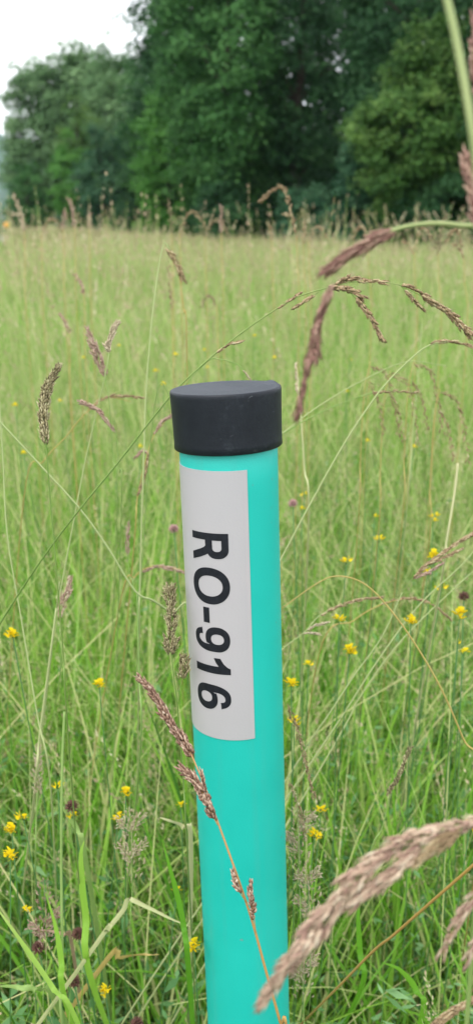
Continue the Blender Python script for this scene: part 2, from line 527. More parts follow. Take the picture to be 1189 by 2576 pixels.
tree('maple_tree', 'yellow-green maple with a full spreading crown at the right side of the wood', 'tree', 1085, 26, m_(205, 26), hz(48, 26), 0.5, 'maple', 34, 560, .115, 90, csize=.40)
tree('bush', 'slim blue-green bush at the left foot of the yellow-green maple', 'bush', 905, 27.5, m_(62, 27.5), hz(330, 27.5), 0.1, 'blue', 35, 110, .11, 80, csize=.32)
tree('bush', 'low dark bush in front of the dark gap in the wood', 'bush', 770, 32, m_(70, 32), hz(470, 32), 0.1, 'blue', 36, 90, .12, 80, csize=.32)
tree('bush', 'dark green bush under the right side of the yellow-green maple', 'bush', 1120, 24.5, m_(105, 24.5), hz(395, 24.5), 0.1, 'dark', 37, 160, .10, 80, csize=.32)
tree('bush', 'low dark green bush under the big leafy tree with lit sprays', 'bush', 560, 35, m_(85, 35), hz(440, 35), 0.1, 'dark', 38, 110, .13, 75, csize=.38)
tree('bush', 'small dark bush between the bluish bush and the slanting mid green tree', 'bush', 345, 50, m_(55, 50), hz(420, 50), 0.1, 'dark', 39, 70, .14, 75, csize=.45)
tree('broadleaf_tree', 'tree beyond the right edge whose boughs reach in over the maple', 'tree', 1290, 24, m_(150, 24), 13.0, 0.3, 'dark', 40, 330, .12, 75, zmax=10, csize=.5)
# the wood behind the front row
for k, (x, D, px, top, lab) in enumerate([
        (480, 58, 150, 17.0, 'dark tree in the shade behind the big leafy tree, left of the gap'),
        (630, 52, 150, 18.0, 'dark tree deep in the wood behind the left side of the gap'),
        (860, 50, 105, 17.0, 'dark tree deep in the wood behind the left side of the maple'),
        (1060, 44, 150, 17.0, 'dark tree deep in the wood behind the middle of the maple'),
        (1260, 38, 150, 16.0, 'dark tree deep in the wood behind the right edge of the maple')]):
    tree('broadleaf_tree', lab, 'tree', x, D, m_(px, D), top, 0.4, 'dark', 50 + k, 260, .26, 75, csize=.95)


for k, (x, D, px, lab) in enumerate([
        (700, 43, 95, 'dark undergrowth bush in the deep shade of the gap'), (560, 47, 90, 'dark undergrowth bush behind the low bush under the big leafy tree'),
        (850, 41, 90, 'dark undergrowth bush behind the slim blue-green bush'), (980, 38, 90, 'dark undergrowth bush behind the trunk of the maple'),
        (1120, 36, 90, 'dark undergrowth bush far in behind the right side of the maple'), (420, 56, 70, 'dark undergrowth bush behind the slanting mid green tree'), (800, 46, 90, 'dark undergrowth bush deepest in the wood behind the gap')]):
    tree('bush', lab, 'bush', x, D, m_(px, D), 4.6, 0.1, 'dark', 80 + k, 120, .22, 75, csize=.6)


def spruce(label, x, D, top, seed, sparse=1.0):
    """spruce: a mast with drooping tiers of flat needle sprays"""
    rng = np.random.default_rng(seed)
    root = empty('spruce_tree', (gx(x, D), D, 0), label, 'tree')
    tb, fb = MB(), MB()
    add_tube(tb, smooth_path([(0, 0, -.1), (0.02, 0, top * .5), (0, 0, top)], 5), 0.24, 0.03, 9)
    z = 1.0
    while z < top - .4:
        reach = 2.9 * (1 - z / top) ** 0.75 + .25
        nb = 7
        a0 = rng.uniform(0, 6.28)
        for q in range(nb):
            a = a0 + q * 6.28 / nb + rng.normal(0, .2)
            L = reach * rng.uniform(.6, 1.15)
            d = np.array([math.cos(a), math.sin(a), 0])
            pts = smooth_path([np.array([0, 0, z]), np.array([0, 0, z - .06 * L]) + d * L * .5, np.array([0, 0, z - .22 * L]) + d * L * .85, np.array([0, 0, z - .16 * L]) + d * L], 4)
            add_tube(tb, pts, .03, .006, 4)
            n = int(130 * sparse * L / 2 + 12)
            t = rng.random(n) ** .7
            c = pts[(t * (len(pts) - 1)).astype(int)]
            sd = np.array([-d[1], d[0], 0])
            wv = (1 - t * .65) * .34 * L
            c = c + sd[None] * (rng.uniform(-1, 1, n) * wv)[:, None] + rng.normal(0, .04, (n, 3))
            c[:, 2] -= np.abs(rng.normal(0, .10, n))
            nr = np.array([0, 0, 1.0]) + rng.normal(0, .45, (n, 3)); nr /= np.linalg.norm(nr, axis=1)[:, None]
            V_, F_, t_ = leaf_cloud(c, nr, rng.uniform(.14, .30, n), np.clip(rng.normal(.42, .16, n), 0, 1), rng, .9)
            fb.add(V_, f3=F_, tint=t_)
        z += rng.uniform(.42, .62)
    link('trunk', tb.mesh('trunk', True), M['bark'], root)
    link('crown', fb.mesh('crown'), M['fol_dark'], root)


spruce('tall dark spruce whose drooping boughs stick out against the sky', 462, 50, 17.5, 61)

# ------------------------------------------------------------------ the meadow (nobody could count it)
def in_field(x, y):
    return (x < wood_edge(y) + 0.8) & ~((y > 18.0) & (x < -0.2385 * y)) & ~((y > 53) & (x < -13.2))


def sample_field(n, y0, y1, power):
    """points in a wedge a good deal wider than the view; density per square metre falls as distance ** -power"""
    out = np.zeros((0, 2))
    while len(out) < n:
        k = int(n * 1.6)
        u = R.random(k)
        e = 2 - power                       # area element grows with y
        y = (y0 ** e + u * (y1 ** e - y0 ** e)) ** (1 / e) if abs(e) > 1e-6 else y0 * (y1 / y0) ** u
        x = R.uniform(-1, 1, k) * (0.33 * y + 0.55)
        # correct for the constant part of the width
        w = (0.33 * y + 0.55) / (y + 1e-9)
        keep = R.random(k) < w / w.max()
        x, y = x[keep], y[keep]
        ok = in_field(x, y)
        out = np.concatenate([out, np.column_stack([x[ok], y[ok]])])
    return out[:n]


def arcs(base, length, azim, th0, curl, seg):
    """centre lines of n blades: (n, seg+1, 3)"""
    t = (np.arange(seg) + .5) / seg
    th = th0[:, None] + curl[:, None] * t[None] ** 1.3
    ds = (length / seg)[:, None]
    h = np.cumsum(np.sin(th) * ds, 1); v = np.cumsum(np.cos(th) * ds, 1)
    z0 = np.zeros((len(base), 1))
    h = np.concatenate([z0, h], 1); v = np.concatenate([z0, v], 1)
    x = base[:, 0:1] + h * np.cos(azim)[:, None]
    y = base[:, 1:2] + h * np.sin(azim)[:, None]
    return np.stack([x, y, np.maximum(v, 0.01)], -1)


def clear(path):
    """keeps random plants out of the space between the camera and the post"""
    z, y, x = path[:, :, 2], path[:, :, 1], path[:, :, 0]
    near = (y < 0.95) & (z > CAM_H - 0.98 * np.maximum(y, 0.30)) & (np.abs(x) < 0.42 * y + .1)
    post = (y < 0.80) & (np.abs(x) < 0.14) & (z > .55)
    return ~(near | post).any(1)


def ribbons(path, width, tint, twist, taper=True):
    n, m, _ = path.shape
    d = path[:, -1] - path[:, 0]
    az = np.arctan2(d[:, 1], d[:, 0]) + np.pi / 2 + twist
    S = np.stack([np.cos(az), np.sin(az), np.zeros(n)], -1)
    t = np.linspace(0, 1, m)
    prof = np.clip((0.55 + 1.1 * t) * (1 - t ** 2.2), 0.04, 1) if taper else np.linspace(1, .55, m)
    off = S[:, None, :] * (width[:, None] * prof[None] * .5)[:, :, None]
    V = np.stack([path - off, path + off], 2).reshape(-1, 3)
    b = (np.arange(n) * m * 2)[:, None] + (np.arange(m - 1) * 2)[None]
    b = b.ravel()
    F4 = np.stack([b, b + 1, b + 3, b + 2], -1)
    return V, F4, np.repeat(tint, m * 2)


patch = lambda xy: 0.5 + 0.25 * np.sin(xy[:, 0] * 1.9 + np.sin(xy[:, 1] * .7) * 2) + 0.25 * np.sin(xy[:, 1] * 1.1 + np.sin(xy[:, 0] * 1.3) * 2 + 1)

def tuft(xy):
    """0..1: grass grows in tufts with hollows between them"""
    x, y = xy[:, 0], xy[:, 1]
    v = np.sin(x * 17 + 2.1 * np.sin(y * 7.3)) + np.sin(y * 15 + 2.3 * np.sin(x * 8.1 + 1)) + .7 * np.sin(x * 6.1 - y * 5.2 + 1.5 * np.sin(x * 3.3))
    return np.clip(.5 + v / 4.0, 0, 1)


gb, sb, hb, ub, lb = MB(), MB(), MB(), MB(), MB()
ZONES = [  # y0, y1, blades, segments, stems, herb leaves
    (0.45, 1.7, 13500, 7, 1600, 64000),
    (1.7, 4.0, 27000, 6, 4600, 60000),
    (4.0, 11.0, 38000, 4, 13000, 9000),
    (11.0, 92.0, 70000, 3, 48000, 0),
]
for (y0, y1, nb, seg, ns, nh) in ZONES:
    pw = 1.6 if y0 > 3 else 0.6
    # leaf blades
    p = sample_field(nb, y0, y1, pw)
    D = p[:, 1]
    pt = patch(p)
    L = R.uniform(.30, .82, nb) * (0.78 + .42 * pt)
    W = R.uniform(.0026, .0080, nb) * np.maximum(1, D / 3.6) ** .85
    th0 = np.abs(R.normal(0, .20, nb)); cu = R.gamma(2.0, .38, nb)
    path = arcs(p, L, R.uniform(0, 6.283, nb), th0, cu, seg)
    tf = tuft(p) if y0 < 4 else tuft(p * .28)
    ok = clear(path) & (R.random(nb) < .30 + .9 * tf)
    tint = np.clip(R.normal(.44, .22, nb) + .26 * (pt - .5) + .18 * (tf - .5), 0, 1)
    tint = np.where(R.random(nb) < .10, 1.0, tint)
    V_, F_, t_ = ribbons(path[ok], W[ok], tint[ok], R.normal(0, .5, ok.sum()))
    gb.add(V_, f4=F_, tint=t_)
    # flowering stems, some with a nodding head
    p = sample_field(ns, y0, y1, pw)
    D = p[:, 1]
    L = R.uniform(.62, 1.02, ns) * np.where(D < 2, .92, 1.0)
    W = R.uniform(.0013, .0024, ns) * np.maximum(1, D / 2.6) ** .85
    tall = (R.random(ns) < .13 * np.clip((patch(p * [.9, .6]) - .48) * 3, 0, 1)) & (D > 2.6) & (D < 16)
    L = np.where(tall, R.uniform(1.12, 1.66, ns), L)
    az = R.normal(math.radians(160), 1.6, ns)
    path = arcs(p, L, az, np.abs(R.normal(0, .16, ns)) * np.where(tall, .5, 1), R.gamma(1.6, .32, ns) * np.where(tall, .8, 1), seg + (3 if y0 > 3 else 2))
    ok = clear(path)
    path, D, W, tall = path[ok], D[ok], W[ok], tall[ok]
    n = len(path)
    tint = np.clip(R.normal(.48, .27, n), 0, 1)
    V_, F_, t_ = ribbons(path, W, tint, R.normal(0, .8, n), False)
    sb.add(V_, f4=F_, tint=t_)
    # seed heads: little scales along the last part of the stem
    per = 34 if y0 < 1 else (26 if y0 < 3 else (14 if y0 < 6 else 7))
    has = R.random(n) < (.45 if y0 < 1 else (.42 if y0 < 3 else (.46 if y0 < 6 else .92)))
    has |= tall
    q = path[has]; Dh = D[has]; k = len(q); th_ = tall[has]
    t = 1 - R.random((k, per)) * R.uniform(.10, .24, (k, 1))
    m = q.shape[1] - 1
    fi = t * m; i0 = np.minimum(fi.astype(int), m - 1); fr = (fi - i0)[..., None]
    rows = np.arange(k)[:, None]
    c = q[rows, i0] * (1 - fr) + q[rows, i0 + 1] * fr
    tg = q[rows, i0 + 1] - q[rows, i0]; tg /= np.linalg.norm(tg, axis=2, keepdims=True) + 1e-9
    loose = R.choice([.0015, .004, .012], k, p=[.45, .35, .2])[:, None, None]
    o = R.normal(size=c.shape)
    o -= tg * np.sum(o * tg, 2, keepdims=True); o /= np.linalg.norm(o, axis=2, keepdims=True)
    c = c + o * loose * (1 + (1 - t[..., None]) * 5) * R.uniform(.4, 1.3, c.shape[:2] + (1,))
    d = tg + o * .35 + R.normal(0, .12, c.shape); d /= np.linalg.norm(d, axis=2, keepdims=True)
    s = np.cross(d, R.normal(size=c.shape)); s /= np.linalg.norm(s, axis=2, keepdims=True)
    big = np.maximum(1, Dh / 2.6) ** .78
    Ls = (R.uniform(.0045, .0085, (k, per)) * (big * np.where(th_, 1.6, 1))[:, None])[..., None]
    Ws = Ls * .17
    V_ = np.stack([c - d * Ls * .5, c + s * Ws, c + d * Ls * .5, c - s * Ws], 2).reshape(-1, 3)
    i = np.arange(k * per) * 4
    tt = np.clip(np.repeat(R.normal(.52, .22, k), per) + R.normal(0, .12, k * per), 0, 1)
    hb.add(V_, f4=np.stack([i, i + 1, i + 2, i + 3], -1), tint=np.repeat(tt, 4))
    # stalks that have gone over: long pale arches and slants across the sward
    na_ = {0.45: 1500, 1.7: 3600, 4.0: 2800}.get(y0, 0)
    if na_:
        p = sample_field(na_, y0, y1, pw)
        L = R.uniform(.55, 1.15, na_)
        path = arcs(p, L, R.uniform(0, 6.283, na_), R.uniform(.15, .85, na_), R.gamma(2.2, .42, na_), 8)
        path[:, :, 2] += R.uniform(0, .18, na_)[:, None]
        ok = clear(path); k = ok.sum()
        V_, F_, t_ = ribbons(path[ok], R.uniform(.0015, .0036, k) * np.maximum(1, p[ok, 1] / 2.6) ** .8, np.clip(R.normal(.66, .24, k), 0, 1), R.normal(0, .8, k), False)
        sb.add(V_, f4=F_, tint=t_)
    # small-leaved herbs between the grasses: short sprigs of paired leaflets
    if nh:
        per = 16
        ns_ = nh // per
        p = sample_field(ns_, max(y0, .7), y1, pw)
        path = arcs(p, R.uniform(.24, .72, ns_), R.uniform(0, 6.283, ns_), np.abs(R.normal(0, .5, ns_)), R.normal(0, .5, ns_), 6)
        ok = clear(path); path = path[ok]; k = len(path)
        V_, F_, t_ = ribbons(path, np.full(k, .0011), np.full(k, .5), np.zeros(k), False)
        ub.add(V_, f4=F_, tint=t_)
        t = .25 + .75 * R.random((k, per)); m = 6
        fi = t * m; i0 = np.minimum(fi.astype(int), m - 1); fr = (fi - i0)[..., None]
        rows = np.arange(k)[:, None]
        c = (path[rows, i0] * (1 - fr) + path[rows, i0 + 1] * fr).reshape(-1, 3)
        nr = R.normal(0, .6, c.shape); nr[:, 2] += .8; nr /= np.linalg.norm(nr, axis=1)[:, None]
        size = R.uniform(.012, .032, len(c))
        dd = R.normal(size=c.shape); dd[:, 2] *= .5
        dd -= nr * np.sum(dd * nr, 1)[:, None]; dd /= np.linalg.norm(dd, axis=1)[:, None]
        sd = np.cross(nr, dd)
        Lc, Wc = size[:, None], size[:, None] * R.uniform(.10, .19, (len(c), 1))
        V_ = np.stack([c, c + dd * Lc * .45 + sd * Wc, c + dd * Lc, c + dd * Lc * .45 - sd * Wc], 1).reshape(-1, 3)
        i = np.arange(len(c)) * 4
        tt = np.clip(np.repeat(R.normal(.5, .2, k), per) + R.normal(0, .1, len(c)), 0, 1)
        ub.add(V_, f4=np.stack([i, i + 1, i + 2, i + 3], -1), tint=np.repeat(tt, 4))

# dry leaves and old blades low in the sward
nl = 3600
p = sample_field(nl, .6, 5.0, .8)
path = arcs(p, R.uniform(.06, .30, nl), R.uniform(0, 6.283, nl), R.uniform(.9, 1.7, nl), R.normal(0, .5, nl), 4)
path[:, :, 2] += R.uniform(.02, .42, nl)[:, None]
ok = clear(path)
V_, F_, t_ = ribbons(path[ok], R.uniform(.002, .006, ok.sum()), np.clip(R.normal(.5, .3, ok.sum()), 0, 1), R.normal(0, 1, ok.sum()))
lb.add(V_, f4=F_, tint=t_)

# mown verge between the meadow and the road
nv = 26000
vy = np.sqrt(R.uniform(18 ** 2, 58 ** 2, nv)); vx = -vy * R.uniform(.232, .40, nv)
path = arcs(np.column_stack([vx, vy]), R.uniform(.06, .16, nv), R.uniform(0, 6.283, nv), np.abs(R.normal(0, .4, nv)), R.gamma(2, .4, nv), 2)
V_, F_, t_ = ribbons(path, R.uniform(.02, .05, nv), np.clip(R.normal(.42, .2, nv), 0, 1), R.normal(0, .5, nv))
vb = MB(); vb.add(V_, f4=F_, tint=t_)
tag(link('verge_grass', vb.mesh('verge_grass'), M['grass']), kind='stuff')
tag(link('meadow_grass', gb.mesh('meadow_grass'), M['grass']), kind='stuff')
tag(link('meadow_stems', sb.mesh('meadow_stems'), M['stems']), kind='stuff')
tag(link('meadow_seeds', hb.mesh('meadow_seeds'), M['heads']), kind='stuff')
tag(link('meadow_herbs', ub.mesh('meadow_herbs'), M['herb']), kind='stuff')
tag(link('dry_litter', lb.mesh('dry_litter'), M['litter']), kind='stuff')

# ------------------------------------------------------------------ the marker post
TOP = P(575, 1140, 0.731)
LOW = P(625, 2575, 0.883)
AX = (TOP - LOW).normalized()
BASE = LOW - AX * (LOW.z / AX.z)
PR = 0.0394
post_mat, n, l = new_mat('turquoise_plastic')
o_ = n.new('ShaderNodeOutputMaterial'); pb = n.new('ShaderNodeBsdfPrincipled')
tc = n.new('ShaderNodeTexCoord')
n1 = n.new('ShaderNodeTexNoise'); n1.inputs['Scale'].default_value = 14; n1.inputs['Detail'].default_value = 5
n2 = n.new('ShaderNodeTexNoise'); n2.inputs['Scale'].default_value = 900; n2.inputs['Detail'].default_value = 2
n3 = n.new('ShaderNodeTexNoise'); n3.inputs['Scale'].default_value = 140; n3.inputs['Detail'].default_value = 1
for q in (n1, n2, n3): l.new(tc.outputs['Object'], q.inputs['Vector'])
rp = ramp(n, [(0.3, (0.009, 0.425, 0.365)), (0.7, (0.014, 0.470, 0.405))])
l.new(n1.outputs['Fac'], rp.inputs['Fac'])
speck = ramp(n, [(0.0, (0, 0, 0)), (0.775, (0, 0, 0)), (0.81, (1, 1, 1))])   # a few specks of dirt
l.new(n3.outputs['Fac'], speck.inputs['Fac'])
mixc = n.new('ShaderNodeMixRGB'); mixc.inputs[2].default_value = (0.10, 0.33, 0.30, 1)
l.new(speck.outputs['Color'], mixc.inputs[0]); l.new(rp.outputs['Color'], mixc.inputs[1])
mp = n.new('ShaderNodeMapping'); mp.inputs['Scale'].default_value = (70, 70, 2.2)
n4 = n.new('ShaderNodeTexNoise'); n4.inputs['Scale'].default_value = 1; n4.inputs['Detail'].default_value = 4
l.new(tc.outputs['Object'], mp.inputs['Vector']); l.new(mp.outputs['Vector'], n4.inputs['Vector'])
stk = ramp(n, [(0.0, (0, 0, 0)), (0.52, (0, 0, 0)), (0.72, (.30, .30, .30))])
l.new(n4.outputs['Fac'], stk.inputs['Fac'])
mix2 = n.new('ShaderNodeMixRGB'); mix2.inputs[2].default_value = (0.06, 0.36, 0.315, 1)
l.new(stk.outputs['Color'], mix2.inputs[0]); l.new(mixc.outputs['Color'], mix2.inputs[1])
l.new(mix2.outputs['Color'], pb.inputs['Base Color'])
pb.inputs['Roughness'].default_value = 0.42; pb.inputs['Specular IOR Level'].default_value = 0.4
bp = n.new('ShaderNodeBump'); bp.inputs['Strength'].default_value = 0.28; bp.inputs['Distance'].default_value = 0.0006
l.new(n2.outputs['Fac'], bp.inputs['Height']); l.new(bp.outputs['Normal'], pb.inputs['Normal'])
l.new(pb.outputs[0], o_.inputs['Surface'])

cap_mat, n, l = new_mat('black_rubber')
o_ = n.new('ShaderNodeOutputMaterial'); pb = n.new('ShaderNodeBsdfPrincipled')
tc = n.new('ShaderNodeTexCoord')
n1 = n.new('ShaderNodeTexNoise'); n1.inputs['Scale'].default_value = 75; n1.inputs['Detail'].default_value = 8; n1.inputs['Roughness'].default_value = .7
n2 = n.new('ShaderNodeTexNoise'); n2.inputs['Scale'].default_value = 420; n2.inputs['Detail'].default_value = 4
mp = n.new('ShaderNodeMapping'); mp.inputs['Scale'].default_value = (60, 60, 260)
n3 = n.new('ShaderNodeTexNoise'); n3.inputs['Scale'].default_value = 1; n3.inputs['Detail'].default_value = 3; n3.inputs['Distortion'].default_value = 1.5
l.new(tc.outputs['Object'], n1.inputs['Vector']); l.new(tc.outputs['Object'], n2.inputs['Vector'])
l.new(tc.outputs['Object'], mp.inputs['Vector']); l.new(mp.outputs['Vector'], n3.inputs['Vector'])
rp = ramp(n, [(0.40, (0.007, 0.0095, 0.015)), (0.60, (0.0100, 0.0135, 0.0200)), (0.78, (0.040, 0.048, 0.060))])
l.new(n1.outputs['Fac'], rp.inputs['Fac'])
scr = ramp(n, [(0.0, (0, 0, 0)), (0.70, (0, 0, 0)), (0.79, (.5, .5, .5))])
l.new(n3.outputs['Fac'], scr.inputs['Fac'])
mixc = n.new('ShaderNodeMixRGB'); mixc.inputs[2].default_value = (0.16, 0.175, 0.19, 1)
l.new(scr.outputs['Color'], mixc.inputs[0]); l.new(rp.outputs['Color'], mixc.inputs[1])
# upward faces painted lighter, standing in for sky light on the flat top
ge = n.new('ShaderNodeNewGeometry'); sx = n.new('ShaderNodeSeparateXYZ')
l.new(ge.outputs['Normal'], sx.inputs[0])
toplit_ramp = ramp(n, [(0.0, (0, 0, 0)), (0.80, (0, 0, 0)), (0.97, (.75, .75, .75))])
l.new(sx.outputs['Z'], toplit_ramp.inputs['Fac'])
toplit_mix = n.new('ShaderNodeMixRGB'); toplit_mix.inputs[2].default_value = (0.038, 0.046, 0.060, 1)
l.new(toplit_ramp.outputs['Color'], toplit_mix.inputs[0]); l.new(mixc.outputs['Color'], toplit_mix.inputs[1])
l.new(toplit_mix.outputs['Color'], pb.inputs['Base Color'])
pb.inputs['Roughness'].default_value = 0.48; pb.inputs['Specular IOR Level'].default_value = 0.32
bp = n.new('ShaderNodeBump'); bp.inputs['Strength'].default_value = 0.25; bp.inputs['Distance'].default_value = 0.0005
l.new(n2.outputs['Fac'], bp.inputs['Height']); l.new(bp.outputs['Normal'], pb.inputs['Normal'])
l.new(pb.outputs[0], o_.inputs['Surface'])

label_mat = plain_mat('silver_foil_label', (0.420, 0.411, 0.428), 0.33, 0.6, bump=0.10, bscale=500, var=0.07, vscale=7, var_col=(0.462, 0.428, 0.445))
ink_mat = plain_mat('black_ink', (0.008, 0.009, 0.013), 0.55, 0.25, var=0.9, vscale=260)

post = empty('marker_post', BASE, 'turquoise marker post with a black cap and a silver label lettered RO-916', 'marker post')
# local frame: z along the post, -y towards the camera
Zax = AX
Yax = Vector((0, 1, 0)) - Zax * Zax.y
Yax.normalize()
Xax = Yax.cross(Zax)
post.rotation_euler = Matrix((Xax, Yax, Zax)).transposed().to_euler()
HPOST = (TOP - BASE).length


def z_on_front(y):
    """height along the post where its near side crosses row y"""
    best = None
    for k in range(4000):
        z = HPOST * k / 4000 + 0.0
        w = BASE + AX * z - Yax * PR
        d = w - CAM
        yy = CY - F * d.dot(UP) / d.dot(FWD)
        if best is None or abs(yy - y) < best[0]: best = (abs(yy - y), z)
    return best[1]


def lathe(profile, seg=72):
    mb = MB()
    a = np.linspace(0, 2 * math.pi, seg, endpoint=False)
    V = np.array([[r * math.cos(t), r * math.sin(t), z] for r, z in profile for t in a])
    f = []
    for q in range(len(profile) - 1):
        for j in range(seg):
            f.append([q * seg + j, q * seg + (j + 1) % seg, (q + 1) * seg + (j + 1) % seg, (q + 1) * seg + j])
    mb.add(V, f4=np.array(f))
    return mb


link('shaft', lathe([(0.0001, -.15), (PR, -.15), (PR, .4), (PR, HPOST - .02), (PR, HPOST + .045), (PR - .0035, HPOST + .046), (PR - .0035, HPOST - .05)]).mesh('shaft', True), post_mat, post)
CR = PR * 280 / 250 * 0.985
ch = 0.0470
prof = [(PR - .001, 0.006), (PR + .0004, 0.0008), (PR + .0015, 0.0), (CR - .0008, 0.0002), (CR - .0001, .001), (CR - .0003, .006), (CR - .0001, .018), (CR + .0003, .034),
        (CR + .0006, ch - .004), (CR + .0006, ch - .0018), (CR + .0001, ch - .0005), (CR - .0012, ch), (CR - .003, ch - .0003), (CR - .006, ch - .0008), (CR * .5, ch + .0002), (0.0001, ch + .0006)]
cmb = lathe(prof, 96)
cv = np.concatenate(cmb.v)
# a lifted nick on the rim at the back right
ang = np.arctan2(cv[:, 1], cv[:, 0]); rr = np.hypot(cv[:, 0], cv[:, 1])
bumpf = np.exp(-((ang - math.radians(28)) / .16) ** 2) * (rr > CR * .85) * (cv[:, 2] > ch * .85)
cv[:, 2] += bumpf * .0016
cmb.v = [cv]
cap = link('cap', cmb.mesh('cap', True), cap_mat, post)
cap.location = (0, 0, HPOST + 0.0062)
cap.rotation_euler = (math.radians(-0.6), math.radians(-1.0), 0)

zt, zb = z_on_front(1185), z_on_front(1861)
A0, A1 = math.radians(-93), math.radians(20.8)      # measured from the side that faces the camera, to the right positive


def on_post(a, z, r):
    return np.array([r * math.sin(a), -r * math.cos(a), z])


mb = MB()
na = 40
aa = np.linspace(A0, A1, na); zz = np.linspace(zb, zt, 12)
V = np.array([on_post(a, z, PR + .0006) for z in zz for a in aa])
f = [[j * na + k, j * na + k + 1, (j + 1) * na + k + 1, (j + 1) * na + k] for j in range(11) for k in range(na - 1)]
mb.add(V, f4=np.array(f))
rim = [(a, zz[0]) for a in aa] + [(aa[-1], z) for z in zz[1:]] + [(a, zz[-1]) for a in aa[::-1][1:]] + [(aa[0], z) for z in zz[::-1][1:-1]]
V = np.array([on_post(a, z, PR + .0006) for a, z in rim] + [on_post(a, z, PR - .0002) for a, z in rim]); k = len(rim)
mb.add(V, f4=np.array([[q, k + q, k + (q + 1) % k, (q + 1) % k] for q in range(k)]))
plate = link('label_plate', mb.mesh('label_plate'), label_mat, post)
for pgn in plate.data.polygons: pgn.use_smooth = True


def ell(cx, cy, rx, ry, a0=0, a1=360, n=26, p=2.25):
    out = []
    for k in range(n):
        a = math.radians(a0 + (a1 - a0) * k / (n - (0 if abs(a1 - a0) == 360 else 1)))
        c, q = math.cos(a), math.sin(a)
        out.append((cx + rx * math.copysign(abs(c) ** (2 / p), c), cy + ry * math.copysign(abs(q) ** (2 / p), q)))
    return out


SIX = [[(.660, .755)] + ell(.375, .675, .270, .335, 15, 90, 8) + ell(.355, .480, .355, .530, 92, 180, 12) + ell(.355, .335, .355, .350, 182, 358, 22)
       + ell(.395, .320, .315, .335, 2, 120, 14) + [(.235, .585), (.205, .530)] + ell(.385, .600, .178, .262, 172, 92, 9) + [(.425, .855), (.458, .815), (.473, .735)],
       ell(.362, .318, .146, .176, 0, 360, 24)]
GLYPHS = {
    'R': [[(0, 0), (0, 1), (.46, 1)] + ell(.50, .715, .305, .285, 88, 2, 12) + ell(.50, .70, .305, .262, -4, -62, 9) + [(.700, .405), (.790, .250), (.905, 0), (.660, 0), (.520, .265), (.455, .365), (.400, .405), (.340, .402), (.225, .402), (.225, 0)],
          [(.225, .825), (.45, .825)] + ell(.465, .708, .115, .117, 84, -84, 10) + [(.225, .590)]],
    'O': [ell(.5, .5, .50, .515, 0, 360, 40, 2.15), ell(.5, .5, .282, .335, 0, 360, 34, 2.15)],
    '-': [[(0, 0), (0, 1), (1, 1), (1, 0)]],
    '1': [[(.285, 0), (.285, .70), (.18, .625), (.05, .575), (.05, .745), (.20, .830), (.30, .930), (.335, 1.0), (.50, 1.0), (.50, 0)]],
    '6': SIX,
    '9': [[(.71 - x, 1 - y) for x, y in part] for part in SIX],
}


def letter_mesh(ch_, bold):
    """outline of one printed character, filled (holes stay open)"""
    cu = bpy.data.curves.new('letter', 'CURVE')
    cu.dimensions = '2D'
    cu.fill_mode = 'BOTH'
    for part in GLYPHS[ch_]:
        sp = cu.splines.new('POLY')
        sp.points.add(len(part) - 1)
        for k, (x, y) in enumerate(part): sp.points[k].co = (x, y, 0, 1)
        sp.use_cyclic_u = True
    tmp = bpy.data.objects.new('letter', cu)
    C.objects.link(tmp)
    dg = bpy.context.evaluated_depsgraph_get()
    me = bpy.data.meshes.new_from_object(tmp.evaluated_get(dg))
    bpy.data.objects.remove(tmp); bpy.data.curves.remove(cu)
    bm = bmesh.new(); bm.from_mesh(me)
    big = [f for f in bm.faces]
    bmesh.ops.remove_doubles(bm, verts=bm.verts[:], dist=1e-5)
    bm.to_mesh(me); bm.free()
    return me


def bend_letter(ch_, z_hi, z_lo, a_lo, a_hi, bold, y_lo=None, y_hi=None):
    """letter lying on its side (reads downwards): its left edge at z_hi, right edge at z_lo; foot at angle a_lo, head at a_hi"""
    me = letter_mesh(ch_, bold)
    bm = bmesh.new(); bm.from_mesh(me)
    bpy.data.meshes.remove(me)
    xs_ = [v.co.x for v in bm.verts]; ys_ = [v.co.y for v in bm.verts]
    x0, x1 = min(xs_), max(xs_); y0, y1 = min(ys_), max(ys_)
    for k in range(1, 18):
        bmesh.ops.bisect_plane(bm, geom=bm.verts[:] + bm.edges[:] + bm.faces[:], plane_co=(0, y0 + (y1 - y0) * k / 18, 0), plane_no=(0, 1, 0))
    for v in bm.verts:
        u = (v.co.x - x0) / (x1 - x0); w = (v.co.y - y0) / (y1 - y0)
        a = a_lo + (a_hi - a_lo) * w
        v.co = Vector(on_post(a, z_hi + (z_lo - z_hi) * u, PR + .0006 + .00012))
    bmesh.ops.triangulate(bm, faces=bm.faces[:])
    # give the ink an edge
    r_ = bmesh.ops.extrude_face_region(bm, geom=bm.faces[:])
    for v in [g for g in r_['geom'] if isinstance(g, bmesh.types.BMVert)]:
        d = Vector((v.co.x, v.co.y, 0)).normalized()
        v.co += d * 0.00008
    bmesh.ops.recalc_face_normals(bm, faces=bm.faces[:])
    out = bpy.data.meshes.new('letter'); bm.to_mesh(out); bm.free()
    o = link('letter', out, ink_mat, plate)
    return o


zl = z_on_front(1342); ze = z_on_front(1794)
adv = {'R': (.0, .152), 'O': (.185, .385), '-': (.405, .490), '9': (.510, .650), '1': (.685, .775), '6': (.842, .990)}
for c_, (u0, u1) in adv.items():
    uu = (u0 + u1) / 2
    AF, AH = math.radians(-49 - 5 * uu), math.radians(-2.5 - 4 * uu)
    span = AH - AF
    lo, hi = AF - .0, AH
    if c_ == '-': lo, hi = AF + span * .30, AF + span * .475
    if c_ in 'O': lo, hi = AF - span * .02, AH + span * .02
    bend_letter(c_, zl + (ze - zl) * u0, zl + (ze - zl) * u1, lo, hi, 0.022)

